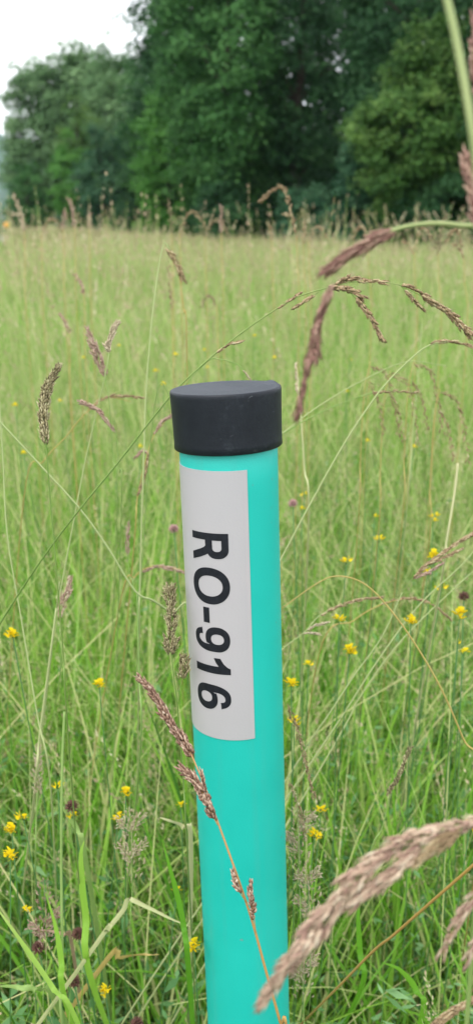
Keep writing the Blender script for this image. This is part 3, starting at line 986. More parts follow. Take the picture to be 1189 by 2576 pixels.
# ------------------------------------------------------------------ seeds and flowers (shared pieces)
def floret(mb, base, d, side, L, W, tint):
    """one pointed scale: a slim spindle"""
    d = d / np.linalg.norm(d)
    s = side - d * np.dot(side, d); s /= np.linalg.norm(s)
    t = np.cross(d, s)
    c = base + d * L * .38
    V = np.array([base, c + s * W, c + t * W * .7, c - s * W, c - t * W * .7, base + d * L])
    mb.add(V, f3=np.array([[0, 2, 1], [0, 3, 2], [0, 4, 3], [0, 1, 4], [5, 1, 2], [5, 2, 3], [5, 3, 4], [5, 4, 1]]), tint=np.array([tint - .15, tint, tint, tint, tint, tint + .35]))


def spikelet_mesh(seed, n, spread, slim):
    """unit-long spikelet along +z: scales alternating on two sides"""
    rng = np.random.default_rng(seed)
    mb = MB()
    for k in range(n):
        z = k / n * .55
        sgn = 1 if k % 2 else -1
        d = np.array([sgn * spread * (1 - .5 * k / n) + rng.normal(0, .05), rng.normal(0, .10), 1.0])
        floret(mb, np.array([sgn * .02, 0, z]), d, np.array([0, 1, 0]), .48 * rng.uniform(.85, 1.15), slim * rng.uniform(.8, 1.2), rng.uniform(.25, .75))
    return mb


SPK = {}
def spikelet(mat, kind, v):
    key = (mat, kind, v)
    if key not in SPK:
        n, sp, sl = {'fescue': (6, .28, .120), 'dense': (5, .42, .090), 'slim': (6, .19, .066)}[kind]
        me = spikelet_mesh(v * 7 + len(kind), n, sp, sl).mesh('spikelet')
        me.materials.append(M[mat])
        SPK[key] = me
    return SPK[key]


def rot_to(d, roll):
    d = Vector(d).normalized()
    q = Vector((0, 0, 1)).rotation_difference(d)
    return q.to_matrix() @ Matrix.Rotation(roll, 3, 'Z')


PLANTS = []
def grass(label, pts, r, mat, heads=(), base=None, cat='grass', name='grass_plant', group=None, sub=8, tint=(.35, .65), leaf=None):
    """pts: (x, y, Z) from the top of the stem down; the stem then runs on to the ground.
    heads: dicts path, n, L (mm), kind, mat, spread, rad (mm), joined"""
    w = [np.array(P(*q)) for q in pts]
    last, d = w[-1], w[-1] - w[-2]
    if base is None:
        hd = np.array([d[0], d[1], 0.0]); dz = max(-d[2], 1e-3)
        run = hd / dz * last[2]
        k = np.linalg.norm(run)
        run = run * min(1, .55 * last[2] / (k + 1e-9))
        base = (last + run)[:2]
    b = np.array([base[0], base[1], 0.0])
    mid = last * .5 + b * .5 + [0, 0, .04 * last[2]]
    path = smooth_path(w + [mid, b + [0, 0, -.02]], sub)
    root = empty(name, b, label, cat, group)
    mb = MB()
    if leaf is None:
        add_tube(mb, path - b, r[0] * .00122, r[1] * .00122, 7, tint[0], tint[1])
        link('stem', mb.mesh('stem', True), M[mat], root)
    else:
        add_ribbon(mb, path - b, lambda t: leaf * .001 * (0.10 + 0.9 * min(1, t * 3.2)) * (1 if t < .7 else 1 - (t - .7)), .3, np.tile(np.linspace(tint[0], tint[1], len(path)), 3), across=RIGHT)
        link('blade', mb.mesh('blade', True), M[mat], root)
    rng = np.random.default_rng(len(PLANTS) + 100)
    PLANTS.append(root)
    for h in heads:
        hp = smooth_path([np.array(P(*q)) for q in h['path']], 8) - b
        hm = MB()
        add_tube(hm, hp, h.get('r', .35) * .001, .00018, 5, .5)
        n_, L = int(h['n'] * 1.15), h['L'] * .00112
        kind, hmat = h.get('kind', 'fescue'), h.get('mat', 'tan')
        spread, rad = h.get('spread', .35), h.get('rad', 1.0) * .0013
        joined = h.get('joined', False)
        T, N, B = frames(hp)
        jobs = []
        for k in range(n_):
            t = h.get('t0', .04) + (1 - h.get('t0', .04)) * (k + rng.uniform(-.4, .4) + .5) / n_
            t = min(max(t, 0), .985)
            q = t * (len(hp) - 1); i = int(q); fr = q - i
            c = hp[i] * (1 - fr) + hp[min(i + 1, len(hp) - 1)] * fr
            a = k * 2.399 + rng.normal(0, .4)
            o = N[i] * math.cos(a) + B[i] * math.sin(a)
            prof = h.get('prof', lambda t: 1.0)(t)
            d = T[i] + o * spread * rng.uniform(.5, 1.3)
            c = c + o * rad * rng.uniform(.3, 1.0) * prof
            s = L * rng.uniform(.8, 1.2) * (.75 + .25 * prof)
            c = c - np.array(d) / np.linalg.norm(d) * s * h.get('back', .30)
            jobs.append((c, d, s, rng.uniform(0, 6.28), int(rng.integers(0, 3))))
        if joined:
            for c, d, s, roll, v in jobs:
                sm = spikelet_mesh(v * 7 + 3, 3, .28, .12)
                V_ = np.concatenate(sm.v) * s
                Rm = np.array(rot_to(d, roll))
                hm.add(V_ @ Rm.T + c, f3=np.concatenate(sm.f3), tint=np.clip(np.concatenate(sm.t) + rng.normal(0, .12), 0, 1))
            link('seed_head', hm.mesh('seed_head'), M[hmat], root)
        else:
            ho = link('seed_head', hm.mesh('seed_head', True), M[h.get('stem', mat)], root)
            for c, d, s, roll, v in jobs:
                so = bpy.data.objects.new('spikelet', spikelet(hmat, kind, v))
                C.objects.link(so)
                so.parent = ho
                so.matrix_local = Matrix.Translation(Vector(c)) @ rot_to(d, roll).to_4x4() @ Matrix.Diagonal((s, s, s, 1))
    return root


bulge = lambda t: .35 + 1.0 * math.sin(math.pi * min(1, t * .9 + .12)) ** .8

# --- the brown panicle that leans across the post
grass('brown ripe grass panicle on an orange stem leaning across the turquoise post',
      [(478, 1890, .690), (510, 1965, .672), (545, 2060, .664), (590, 2185, .662), (632, 2310, .665), (668, 2440, .672), (704, 2570, .682), (725, 2650, .69)], (.45, 1.15), 'stem_orange',
      base=(.09, .60), tint=(.8, .3), heads=[
          dict(path=[(482, 1900, .690), (455, 1855, .690), (425, 1812, .690), (405, 1775, .690), (380, 1738, .690), (350, 1705, .690)], n=52, L=10.4, kind='fescue', mat='brown', spread=.24, rad=2.1, prof=lambda t: 1.15 - .5 * t, t0=.0),
          dict(path=[(547, 2075, .662), (525, 2030, .660), (505, 1985, .660), (482, 1955, .662), (458, 1935, .665)], n=26, L=10.0, kind='fescue', mat='brown', spread=.28, rad=1.8, t0=.1),
          dict(path=[(522, 1995, .668), (514, 1975, .664), (506, 1945, .662)], n=6, L=7.5, kind='fescue', mat='brown', spread=.25, rad=.6),
          dict(path=[(618, 2268, .662), (600, 2238, .658), (585, 2200, .657)], n=6, L=9.5, kind='fescue', mat='brown', spread=.25, rad=1.0, t0=.45),
          dict(path=[(643, 2345, .664), (638, 2300, .660), (632, 2262, .658), (628, 2230, .657)], n=10, L=9.5, kind='fescue', mat='brown', spread=.28, rad=1.1, t0=.25),
      ])

# --- the big near panicle at the lower right
grass('large blurred pinkish brown panicle reaching in across the foot of the post',
      [(1040, 2115, .41), (1110, 2085, .41), (1195, 2065, .42), (1300, 2080, .44), (1380, 2200, .46)], (.8, 1.3), 'stem_green',
      base=(.20, .47), heads=[
          dict(path=[(1240, 2062, .42), (1120, 2085, .41), (1000, 2128, .40), (900, 2205, .39), (820, 2300, .385), (755, 2385, .38), (705, 2452, .38), (656, 2518, .38)], n=105, L=13, kind='slim', mat='purple', spread=.16, rad=2.5, stem='stem_green', prof=lambda t: .25 + .95 * math.sin(math.pi * min(1, t * .86 + .12)), t0=0),
          dict(path=[(1080, 2115, .405), (1000, 2185, .395), (920, 2245, .39), (840, 2290, .387)], n=40, L=12, kind='slim', mat='purple', spread=.14, rad=1.7, stem='stem_green', t0=.1),
          dict(path=[(1160, 2085, .41), (1110, 2120, .405), (1050, 2160, .40)], n=24, L=12, kind='slim', mat='tan', spread=.15, rad=1.8, stem='stem_green', t0=.1),
      ])
grass('purplish drooping panicle with two prongs at the lower edge beside the orange straw',
      [(1200, 2225, .44), (1260, 2230, .45), (1320, 2300, .46)], (.6, 1.1), 'stem_straw', base=(.17, .46), heads=[
          dict(path=[(1230, 2215, .44), (1180, 2275, .435), (1145, 2325, .43), (1112, 2400, .43)], n=24, L=9, kind='slim', mat='purple', spread=.2, rad=1.9, prof=lambda t: 1.3 - .7 * t),
          dict(path=[(1240, 2270, .44), (1205, 2350, .435), (1168, 2425, .435)], n=14, L=8.5, kind='slim', mat='purple', spread=.2, rad=1.6),
      ])
grass('straw-coloured panicle in the bottom corner below the orange straw',
      [(1200, 2505, .52), (1270, 2480, .53), (1340, 2560, .53)], (.5, 1.0), 'stem_straw', base=(.20, .54), heads=[
          dict(path=[(1230, 2490, .52), (1180, 2520, .52), (1120, 2555, .515), (1050, 2610, .51)], n=26, L=8.5, kind='fescue', mat='tan', spread=.16, rad=1.0),
      ])
grass('orange dry straw slanting through the lower grass beside the big panicle',
      [(1240, 2125, .60), (1189, 2175, .62), (1090, 2262, .66), (990, 2350, .72), (890, 2440, .80)], (.9, .9), 'stem_orange', tint=(.25, .35))

# --- the thick stem and nodding heads at the upper right
grass('thick pale green stem crossing the top corner in front of the wood',
      [(1105, -70, .30), (1128, 20, .30), (1150, 120, .30), (1172, 240, .30), (1192, 370, .302), (1225, 600, .31), (1290, 1000, .34)], (1.08, 1.2), 'stem_pale',
      base=(.24, .42), tint=(.3, .5), heads=[])
grass('purple drooping head entering at the edge beside the thick pale stem',
      [(1215, 560, .36), (1245, 640, .36), (1290, 900, .37)], (.7, 1.2), 'stem_green', base=(.15, .40), heads=[
          dict(path=[(1230, 600, .36), (1205, 540, .36), (1188, 470, .36), (1180, 400, .36)], n=22, L=9.5, kind='dense', mat='plum', spread=.30, rad=1.9, joined=False),
          dict(path=[(1240, 500, .36), (1205, 300, .36), (1192, 150, .36), (1196, 20, .36)], n=24, L=8, kind='dense', mat='plum', spread=.2, rad=.8)])
grass('nodding purple panicle arching in over the meadow and hanging beside the cap',
      [(960, 590, .40), (1010, 572, .40), (1080, 562, .40), (1150, 566, .40), (1230, 585, .405), (1310, 700, .41), (1370, 1000, .42)], (.75, 1.2), 'stem_pale',
      base=(.19, .45), heads=[
          dict(path=[(995, 582, .40), (950, 600, .40), (905, 622, .40), (865, 648, .40), (824, 680, .40)], n=30, L=11, kind='slim', mat='plum', spread=.14, rad=1.4, stem='stem_green', prof=lambda t: 1.3 - .6 * t),
          dict(path=[(868, 648, .40), (850, 680, .40), (835, 715, .402), (815, 765, .403), (795, 820, .404), (790, 865, .405), (775, 915, .406)], n=32, L=11, kind='slim', mat='plum', spread=.13, rad=1.1, t0=.37),
          dict(path=[(793, 850, .405), (798, 880, .405), (794, 905, .405)], n=6, L=8, kind='slim', mat='plum', spread=.15, rad=.7),
          dict(path=[(780, 905, .406), (768, 950, .407), (757, 1000, .408), (749, 1035, .408)], n=7, L=10, kind='slim', mat='plum', spread=.10, rad=.5, t0=.25),
      ])

# --- the arching tan panicle behind the cap
grass('arching tan panicle on a long slanting green stem passing behind the cap',
      [(1005, 717, .80), (960, 708, .80), (900, 707, .80), (830, 722, .80), (745, 748, .80), (670, 793, .80), (590, 850, .80), (520, 908, .80), (430, 995, .80), (300, 1160, .81), (195, 1288, .82), (100, 1415, .84), (0, 1570, .87), (-60, 1680, .9)], (.32, .85), 'stem_dark',
      base=(-.42, 1.0), sub=6, tint=(.75, .35), heads=[
          dict(path=[(1000, 716, .80), (1060, 745, .80), (1110, 775, .80), (1150, 808, .80), (1182, 842, .80)], n=26, L=10.5, kind='fescue', mat='tan', spread=.22, rad=1.5, t0=.25),
          dict(path=[(1000, 716, .80), (1030, 722, .80), (1072, 745, .80)], n=7, L=9, kind='fescue', mat='tan', spread=.15, rad=.5, t0=.2),
          dict(path=[(1005, 718, .80), (1035, 750, .80), (1062, 778, .80)], n=10, L=8, kind='fescue', mat='tan', spread=.2, rad=.8, t0=.2),
          dict(path=[(838, 720, .80), (880, 702, .80), (920, 706, .80), (968, 709, .80)], n=12, L=10.5, kind='fescue', mat='tan', spread=.14, rad=1.0),
          dict(path=[(830, 722, .80), (870, 728, .80), (915, 750, .80)], n=14, L=10.5, kind='fescue', mat='tan', spread=.2, rad=1.4),
          dict(path=[(880, 735, .80), (900, 760, .80), (925, 790, .80), (945, 822, .80), (957, 850, .80)], n=17, L=9.5, kind='fescue', mat='tan', spread=.24, rad=1.2, t0=.2),
          dict(path=[(690, 780, .80), (718, 762, .80), (748, 742, .80)], n=5, L=9, kind='fescue', mat='tan', spread=.1, rad=.4),
          dict(path=[(800, 735, .80), (775, 752, .80), (742, 773, .80)], n=5, L=9.5, kind='fescue', mat='tan', spread=.12, rad=.4, t0=.2),
          dict(path=[(545, 888, .80), (572, 868, .80), (600, 860, .80)], n=5, L=9, kind='fescue', mat='tan', spread=.12, rad=.4),
      ])
grass('thin hooked grass tip curving just behind the top of the cap',
      [(628, 955, .86), (612, 928, .86), (585, 912, .86), (555, 904, .86), (520, 910, .87), (440, 1000, .88), (380, 1100, .9)], (.3, .5), 'stem_green', base=(-.2, 1.1), heads=[
          dict(path=[(610, 930, .86), (622, 943, .86), (632, 962, .86)], n=3, L=7, kind='fescue', mat='pale', spread=.1, rad=.3)])

# --- left: the sharp dense spikes
grass('dense olive seed spike on a thin dark stem standing alone at the left',
      [(117, 1105, .70), (120, 1160, .70), (130, 1290, .705), (143, 1440, .71), (160, 1650, .73), (172, 1850, .76)], (.35, .65), 'stem_dark', base=(-.20, .98), heads=[
          dict(path=[(117, 1115, .70), (110, 1060, .70), (112, 1010, .70), (124, 965, .70), (150, 918, .70)], n=150, L=7.0, kind='dense', mat='olive', spread=.36, rad=2.3, prof=bulge, t0=0)])
grass('dark lobed cocksfoot head standing close beside the label',
      [(430, 1640, .745), (436, 1690, .745), (445, 1760, .75), (452, 1840, .76), (462, 1980, .78), (470, 2120, .80)], (.4, .7), 'stem_dark', base=(-.05, 1.02), heads=[
          dict(path=[(431, 1642, .745), (428, 1615, .745), (430, 1580, .745), (432, 1540, .745), (430, 1505, .745), (428, 1472, .745)], n=120, L=7.6, kind='dense', mat='olive', spread=.55, rad=4.6, prof=lambda t: .35 + .75 * abs(math.sin(8.6 * t + .5)) * (1 - .5 * t), t0=0),
          dict(path=[(446, 1765, .75), (452, 1735, .75), (458, 1705, .75), (463, 1675, .75), (466, 1650, .75)], n=34, L=7.2, kind='dense', mat='olive', spread=.48, rad=3.0, t0=.5)])
grass('pale bleached spike above a thin yellow stem at the left',
      [(275, 885, .95), (268, 930, .95), (245, 1030, .96), (215, 1160, .97), (188, 1300, .98), (150, 1500, 1.0), (143, 1530, 1.0)], (.4, .85), 'stem_pale', base=(-.42, 1.35), heads=[
          dict(path=[(276, 885, .95), (272, 868, .95), (282, 840, .95), (295, 812, .95)], n=36, L=9, kind='dense', mat='pale', spread=.28, rad=2.0)])
grass('soft pinkish seed spike left of the pale bleached spike',
      [(265, 945, 1.05), (275, 1010, 1.05), (285, 1150, 1.07), (295, 1300, 1.1)], (.4, .7), 'stem_green', base=(-.28, 1.5), heads=[
          dict(path=[(266, 948, 1.05), (250, 905, 1.05), (236, 870, 1.05), (220, 825, 1.05)], n=70, L=8.5, kind='dense', mat='pink', spread=.34, rad=3.0, prof=bulge)])
grass('pair of pink nodding heads lying across the thin yellow stem',
      [(292, 1088, .98), (300, 1180, .99), (305, 1300, 1.0)], (.4, .7), 'stem_green', base=(-.25, 1.4), heads=[
          dict(path=[(292, 1090, .98), (270, 1060, .98), (250, 1035, .98)], n=14, L=8, kind='fescue', mat='pink', spread=.2, rad=1.2),
          dict(path=[(262, 1040, .96), (238, 1026, .96), (203, 1010, .96)], n=12, L=9, kind='fescue', mat='pink', spread=.2, rad=1.1)])
grass('tall pale bare stem with a hooked tip left of the cap',
      [(425, 626, .98), (415, 612, .98), (405, 640, .98), (390, 740, .98), (378, 850, .98), (367, 1000, .985), (362, 1150, .99), (357, 1300, 1.0), (352, 1480, 1.02), (350, 1620, 1.05)], (.45, .95), 'stem_pale', base=(-.2, 1.45))
grass('golden tan panicle hanging above the tip of the tall bare stem',
      [(420, 628, 1.25), (432, 640, 1.25), (450, 690, 1.25), (462, 780, 1.26), (470, 900, 1.28)], (.4, .8), 'stem_straw', base=(-.1, 1.7), heads=[
          dict(path=[(418, 626, 1.25), (436, 648, 1.25), (450, 676, 1.25), (462, 705, 1.25)], n=16, L=12, kind='fescue', mat='tan', spread=.3, rad=2.0)])
grass('long pale stem slanting across the left side to a joint beside the label',
      [(-40, 1015, .85), (0, 1060, .85), (100, 1168, .86), (200, 1278, .87), (270, 1375, .88), (340, 1486, .89), (385, 1510, .90), (430, 1540, .92), (520, 1600, .95)], (.7, .9), 'stem_pale', base=(.12, 1.3))
grass('pale yellow stem at the left running down past the buttercup-coloured flower',
      [(142, 1530, .95), (128, 1640, .95), (112, 1760, .96), (98, 1870, .97), (88, 1990, .99)], (.8, 1.1), 'stem_pale', base=(-.42, 1.3), tint=(.6, .8))
grass('long pale stem curving down the left edge of the meadow',
      [(0, 1010, .9), (8, 1150, .9), (20, 1350, .9), (55, 1560, .91), (95, 1800, .92), (130, 2000, .95)], (.5, .9), 'stem_pale', base=(-.30, 1.2))
grass('bare upright stem with a knotted joint left of the brown panicle',
      [(163, 1790, .85), (158, 1900, .85), (156, 2000, .85), (155, 2180, .86), (158, 2400, .87), (162, 2600, .88)], (1.0, 1.3), 'stem_green', base=(-.17, .95), tint=(.45, .6))
grass('thin green stem rising behind the cocksfoot head',
      [(345, 1486, .9), (350, 1700, .9), (352, 1900, .92)], (.6, .9), 'stem_green', base=(-.22, 1.25))
grass('arched tan panicle beside the thin yellow stem at the left',
      [(330, 1010, 1.15), (270, 1000, 1.15), (215, 1040, 1.15), (165, 1100, 1.16), (110, 1160, 1.17), (60, 1260, 1.2)], (.35, .7), 'stem_straw', base=(-.52, 1.6), heads=[
          dict(path=[(220, 1035, 1.15), (260, 1003, 1.15), (310, 996, 1.15), (360, 1000, 1.15)], n=20, L=9, kind='fescue', mat='tan', spread=.2, rad=1.2)])
grass('straggling pink-tan panicle left of the top of the label',
      [(415, 1060, 1.12), (385, 1100, 1.12), (365, 1165, 1.12), (345, 1260, 1.13), (335, 1400, 1.15)], (.35, .7), 'stem_straw', base=(-.28, 1.5), heads=[
          dict(path=[(385, 1095, 1.12), (410, 1060, 1.12), (432, 1045, 1.12)], n=12, L=9, kind='fescue', mat='pink', spread=.2, rad=1.0),
          dict(path=[(375, 1140, 1.12), (368, 1180, 1.12), (350, 1240, 1.12)], n=18, L=9, kind='fescue', mat='tan', spread=.18, rad=1.0),
          dict(path=[(378, 1145, 1.12), (360, 1135, 1.12), (340, 1150, 1.12)], n=8, L=8, kind='fescue', mat='pink', spread=.2, rad=.8)])
grass('small pink seed spike rising from the grass left of the letters',
      [(322, 1395, 1.1), (325, 1440, 1.1), (330, 1560, 1.12)], (.35, .6), 'stem_green', base=(-.3, 1.5), heads=[
          dict(path=[(322, 1398, 1.1), (320, 1360, 1.1), (324, 1315, 1.1)], n=16, L=8, kind='dense', mat='pink', spread=.22, rad=1.1)])
grass('tan panicle arching from the left towards the middle of the label',
      [(462, 1435, 1.1), (430, 1428, 1.1), (380, 1425, 1.1), (340, 1450, 1.1), (300, 1530, 1.12)], (.35, .7), 'stem_straw', base=(-.35, 1.5), heads=[
          dict(path=[(345, 1445, 1.1), (390, 1425, 1.1), (430, 1430, 1.1), (466, 1440, 1.1)], n=16, L=9, kind='fescue', mat='pink', spread=.2, rad=1.0)])
grass('purple-brown seed spike low at the left beside the pale yellow stem',
      [(155, 1545, 1.05), (150, 1600, 1.05), (148, 1720, 1.07)], (.4, .7), 'stem_green', base=(-.45, 1.45), heads=[
          dict(path=[(150, 1560, 1.05), (160, 1510, 1.05), (172, 1485, 1.05), (177, 1452, 1.05)], n=50, L=8, kind='dense', mat='purple', spread=.36, rad=2.8, prof=bulge)])
grass('stout buff cat-tail grass head low at the left of the knotted stem',
      [(95, 1990, .98), (92, 2060, .98), (90, 2200, 1.0)], (.6, .8), 'stem_green', base=(-.35, 1.2), heads=[
          dict(path=[(96, 2005, .98), (95, 1960, .98), (98, 1915, .98), (96, 1875, .98)], n=70, L=5, kind='dense', mat='pale', spread=.7, rad=2.6, prof=bulge, back=.0)])

# --- right: long crossing stems
grass('long pale green stem running up from behind the post to an arched seed tip',
      [(1190, 872, .95), (1140, 860, .95), (1085, 866, .95), (1040, 895, .95), (965, 970, .95), (900, 1060, .95), (840, 1158, .955), (770, 1285, .96), (704, 1410, .97), (640, 1530, .98)], (.5, .95), 'stem_pale', base=(-.05, 1.35), heads=[
          dict(path=[(1050, 885, .95), (1090, 862, .95), (1140, 860, .95), (1195, 876, .95), (1240, 900, .95)], n=24, L=9, kind='fescue', mat='tan', spread=.15, rad=.8, t0=.2)])
grass('fine stem sweeping up and right from the side of the cap',
      [(1120, 920, 1.0), (1020, 910, 1.0), (905, 960, 1.0), (800, 1022, 1.0), (709, 1090, 1.0), (620, 1160, 1.0)], (.35, .7), 'stem_pale', base=(-.12, 1.35))
grass('second fine stem just below the sweeping one at the side of the cap',
      [(1040, 985, 1.02), (950, 985, 1.02), (850, 1018, 1.02), (770, 1055, 1.02), (700, 1098, 1.02), (600, 1165, 1.03)], (.35, .7), 'stem_green', base=(-.15, 1.4), heads=[
          dict(path=[(930, 988, 1.02), (990, 984, 1.02), (1050, 988, 1.02)], n=10, L=8, kind='fescue', mat='tan', spread=.15, rad=.7)])
for (lab, pts, bs) in [
    ('straw stem of the crossing pair, topped by a tan panicle at the right edge', [(1010, 1490, .95), (960, 1600, .95), (889, 1700, .955), (830, 1790, .96), (775, 1870, .97), (720, 1960, .98)], None),
    ('pale stem crossing beside the straw stem, running out at the right edge', [(1230, 1335, 1.0), (1160, 1420, 1.0), (1050, 1525, 1.0), (950, 1660, 1.0), (860, 1800, 1.01), (800, 1890, 1.02)], None),
    ('thin green stem lowest of the three slanting to the right edge', [(1230, 1400, 1.05), (1130, 1490, 1.05), (1000, 1620, 1.05), (900, 1760, 1.06), (830, 1890, 1.07)], None)]:
    h = []
    if 'straw stem' in lab:
        h = [dict(path=[(1000, 1500, .95), (1050, 1440, .95), (1100, 1400, .95), (1150, 1365, .95), (1195, 1338, .95)], n=24, L=9, kind='fescue', mat='tan', spread=.16, rad=.8, t0=.2),
             dict(path=[(1040, 1455, .95), (1075, 1440, .95), (1105, 1420, .95)], n=8, L=8.5, kind='fescue', mat='pink', spread=.15, rad=.6),
             dict(path=[(1070, 1420, .95), (1110, 1405, .95), (1160, 1380, .95)], n=9, L=8.5, kind='fescue', mat='tan', spread=.15, rad=.6)]
    grass(lab, pts, (.5, .95), 'stem_pale', base=bs, heads=h)
grass('yellow arched stem bending over and down to the right of the label',
      [(709, 1529, .92), (794, 1469, .92), (844, 1449, .92), (904, 1462, .92), (959, 1508, .92), (1029, 1599, .92), (1104, 1724, .92), (1164, 1859, .93), (1215, 1990, .95)], (.4, .95), 'stem_straw', base=(.35, 1.15), tint=(.6, .2))
grass('arched panicle with short side spikes right of the letters',
      [(954, 1504, .98), (894, 1509, .98), (809, 1544, .98), (765, 1590, .98), (709, 1634, .99), (640, 1720, 1.0)], (.35, .75), 'stem_pale', base=(.0, 1.35), heads=[
          dict(path=[(800, 1550, .98), (850, 1525, .98), (905, 1508, .98), (956, 1503, .98)], n=16, L=9, kind='fescue', mat='tan', spread=.13, rad=.6),
          dict(path=[(770, 1585, .98), (795, 1572, .98), (822, 1566, .98)], n=6, L=8.5, kind='fescue', mat='pale', spread=.12, rad=.5),
          dict(path=[(760, 1592, .98), (780, 1592, .98), (805, 1594, .98)], n=4, L=8.5, kind='fescue', mat='pale', spread=.12, rad=.4)])
grass('tan arched panicle ending above the brown clover at the right',
      [(1130, 1555, 1.1), (1080, 1518, 1.1), (1030, 1505, 1.1), (960, 1520, 1.1), (890, 1560, 1.1), (800, 1650, 1.12)], (.35, .7), 'stem_straw', base=(.1, 1.55), heads=[
          dict(path=[(950, 1522, 1.1), (1020, 1505, 1.1), (1080, 1518, 1.1), (1135, 1560, 1.1)], n=18, L=8.5, kind='fescue', mat='tan', spread=.14, rad=.7)])
grass('bleached leaf tip standing right of the cap behind the hanging panicle',
      [(745, 925, 1.15), (750, 980, 1.15), (757, 1060, 1.15), (765, 1180, 1.16), (775, 1330, 1.18)], (.9, 1.0), 'stem_pale', base=(.12, 1.65), tint=(.9, .7), heads=[
          dict(path=[(750, 1000, 1.15), (746, 960, 1.15), (743, 925, 1.15)], n=6, L=11, kind='fescue', mat='pale', spread=.15, rad=.6)])
grass('tall yellowish stem upright in the right half of the meadow',
      [(1060, 815, 1.5), (1050, 950, 1.5), (1035, 1100, 1.5), (1020, 1300, 1.52)], (.5, 1.0), 'stem_pale', base=(.34, 1.9), heads=[])
grass('pale dry stalk upright at the right edge of the meadow',
      [(1150, 1165, 1.0), (1140, 1250, 1.0), (1120, 1370, 1.0), (1105, 1480, 1.02)], (1.2, .9), 'stem_pale', base=(.26, 1.4), tint=(.95, .7))
grass('grey-green seed spike slanting low at the right behind the big panicle',
      [(985, 1970, .95), (960, 2080, .95), (920, 2180, .96)], (.4, .6), 'stem_green', base=(.14, 1.15), heads=[
          dict(path=[(970, 2000, .95), (1000, 1955, .95), (1030, 1880, .95)], n=40, L=8, kind='fescue', mat='olive', spread=.2, rad=1.3, joined=True)])
for q, (x, lab) in enumerate([(990, 'leftmost of the loose tan panicles at the right of the meadow'), (1040, 'middle one of the loose tan panicles at the right of the meadow'), (1100, 'tallest of the loose tan panicles at the right of the meadow'), (1165, 'rightmost of the loose tan panicles at the right of the meadow')]):
    y = 900 + 22 * q - (50 if q == 2 else 0)
    grass(lab, [(x - 60, y + 10, 1.25), (x - 75, y + 90, 1.25), (x - 85, y + 260, 1.27), (x - 90, y + 420, 1.3)], (.35, .7), 'stem_straw', base=(gx(x - 100, 1.75), 1.75), heads=[
        dict(path=[(x - 62, y + 20, 1.25), (x - 20, y + 40, 1.25), (x, y + 110, 1.25), (x + 12, y + 200, 1.25)], n=26, L=8, mat='tan', spread=.35, rad=2.6, joined=True),
        dict(path=[(x - 66, y + 60, 1.25), (x - 40, y + 110, 1.25), (x - 25, y + 190, 1.25)], n=18, L=8, mat='tan', spread=.35, rad=2.2, joined=True)])

# --- fine frothy panicles beside the foot of the post
for q, (x, y, lab) in enumerate([(745, 1905, 'straggly tan panicle drooping along the right side of the post'), (750, 2090, 'frothy buff panicle against the right side of the post'),
                                 (775, 2230, 'frothy buff panicle half behind the big panicle'), (760, 2390, 'frothy buff panicle lowest beside the foot of the post'),
                                 (330, 2090, 'frothy buff panicle among yellow flowers left of the brown panicle'), (115, 2270, 'frothy reddish panicle low at the left by the knotted stem')]):
    Zp = .92
    heads = [dict(path=[(x, y + 130, Zp), (x + 3, y + 60, Zp), (x, y, Zp), (x - 6, y - 60, Zp)], n=46, L=5.2, mat='pale' if q != 5 else 'pink', spread=.8, rad=8, joined=True, prof=bulge)]
    for s in (-1, 1, -1, 1):
        yy = y + random.uniform(-20, 110)
        heads.append(dict(path=[(x, yy, Zp), (x + s * 18, yy - 22, Zp), (x + s * random.uniform(28, 46), yy - random.uniform(20, 50), Zp)], n=26, L=5.2, mat='pale' if q != 5 else 'pink', spread=.7, rad=4, joined=True, r=.2))
    if q == 0:
        heads = [dict(path=[(722, 1770, Zp), (752, 1850, Zp), (770, 1930, Zp), (790, 2010, Zp)], n=34, L=7.5, mat='tan', spread=.3, rad=1.6, joined=True),
                 dict(path=[(725, 1960, Zp), (750, 2030, Zp), (768, 2110, Zp)], n=24, L=6.5, mat='tan', spread=.35, rad=2.0, joined=True)]
    grass(lab, [(x, y + 20, Zp), (x + 3, y + 140, Zp), (x + 2, y + 300, Zp + .02)], (.3, .55), 'stem_green', base=(gx(x, 1.2), 1.18), heads=heads)

# --- heads standing up against the dark wood
def skyline(lab, x, y0, y1, Z, curve, mat, L=11, n=18, two=False):
    heads = [dict(path=[(x, y1, Z), (x + curve * .3, (y0 + y1) / 2, Z), (x + curve, y0, Z)] if abs(curve) < 30 else
                  [(x, y1, Z), (x + curve * .35, y0 + 4, Z), (x + curve * .75, y0 + 2, Z), (x + curve * 1.15, y0 + 30, Z)],
                  n=n, L=L, mat=mat, spread=.24, rad=1.7 * Z, joined=True)]
    if two: heads.append(dict(path=[(x + 2, y1 + 6, Z), (x - 12, (y0 + y1) / 2 + 8, Z), (x - 28, (y0 + y1) / 2, Z)], n=8, L=L, mat=mat, spread=.2, rad=1.2 * Z, joined=True))
    grass(lab, [(x, y1 - 4, Z), (x + 2, y1 + 60, Z), (x + 6, y1 + 220, Z + .02)], (.28 * Z, .36 * Z), 'stem_straw', base=(gx(x + 12, Z * 1.08), Z * 1.06), heads=heads)


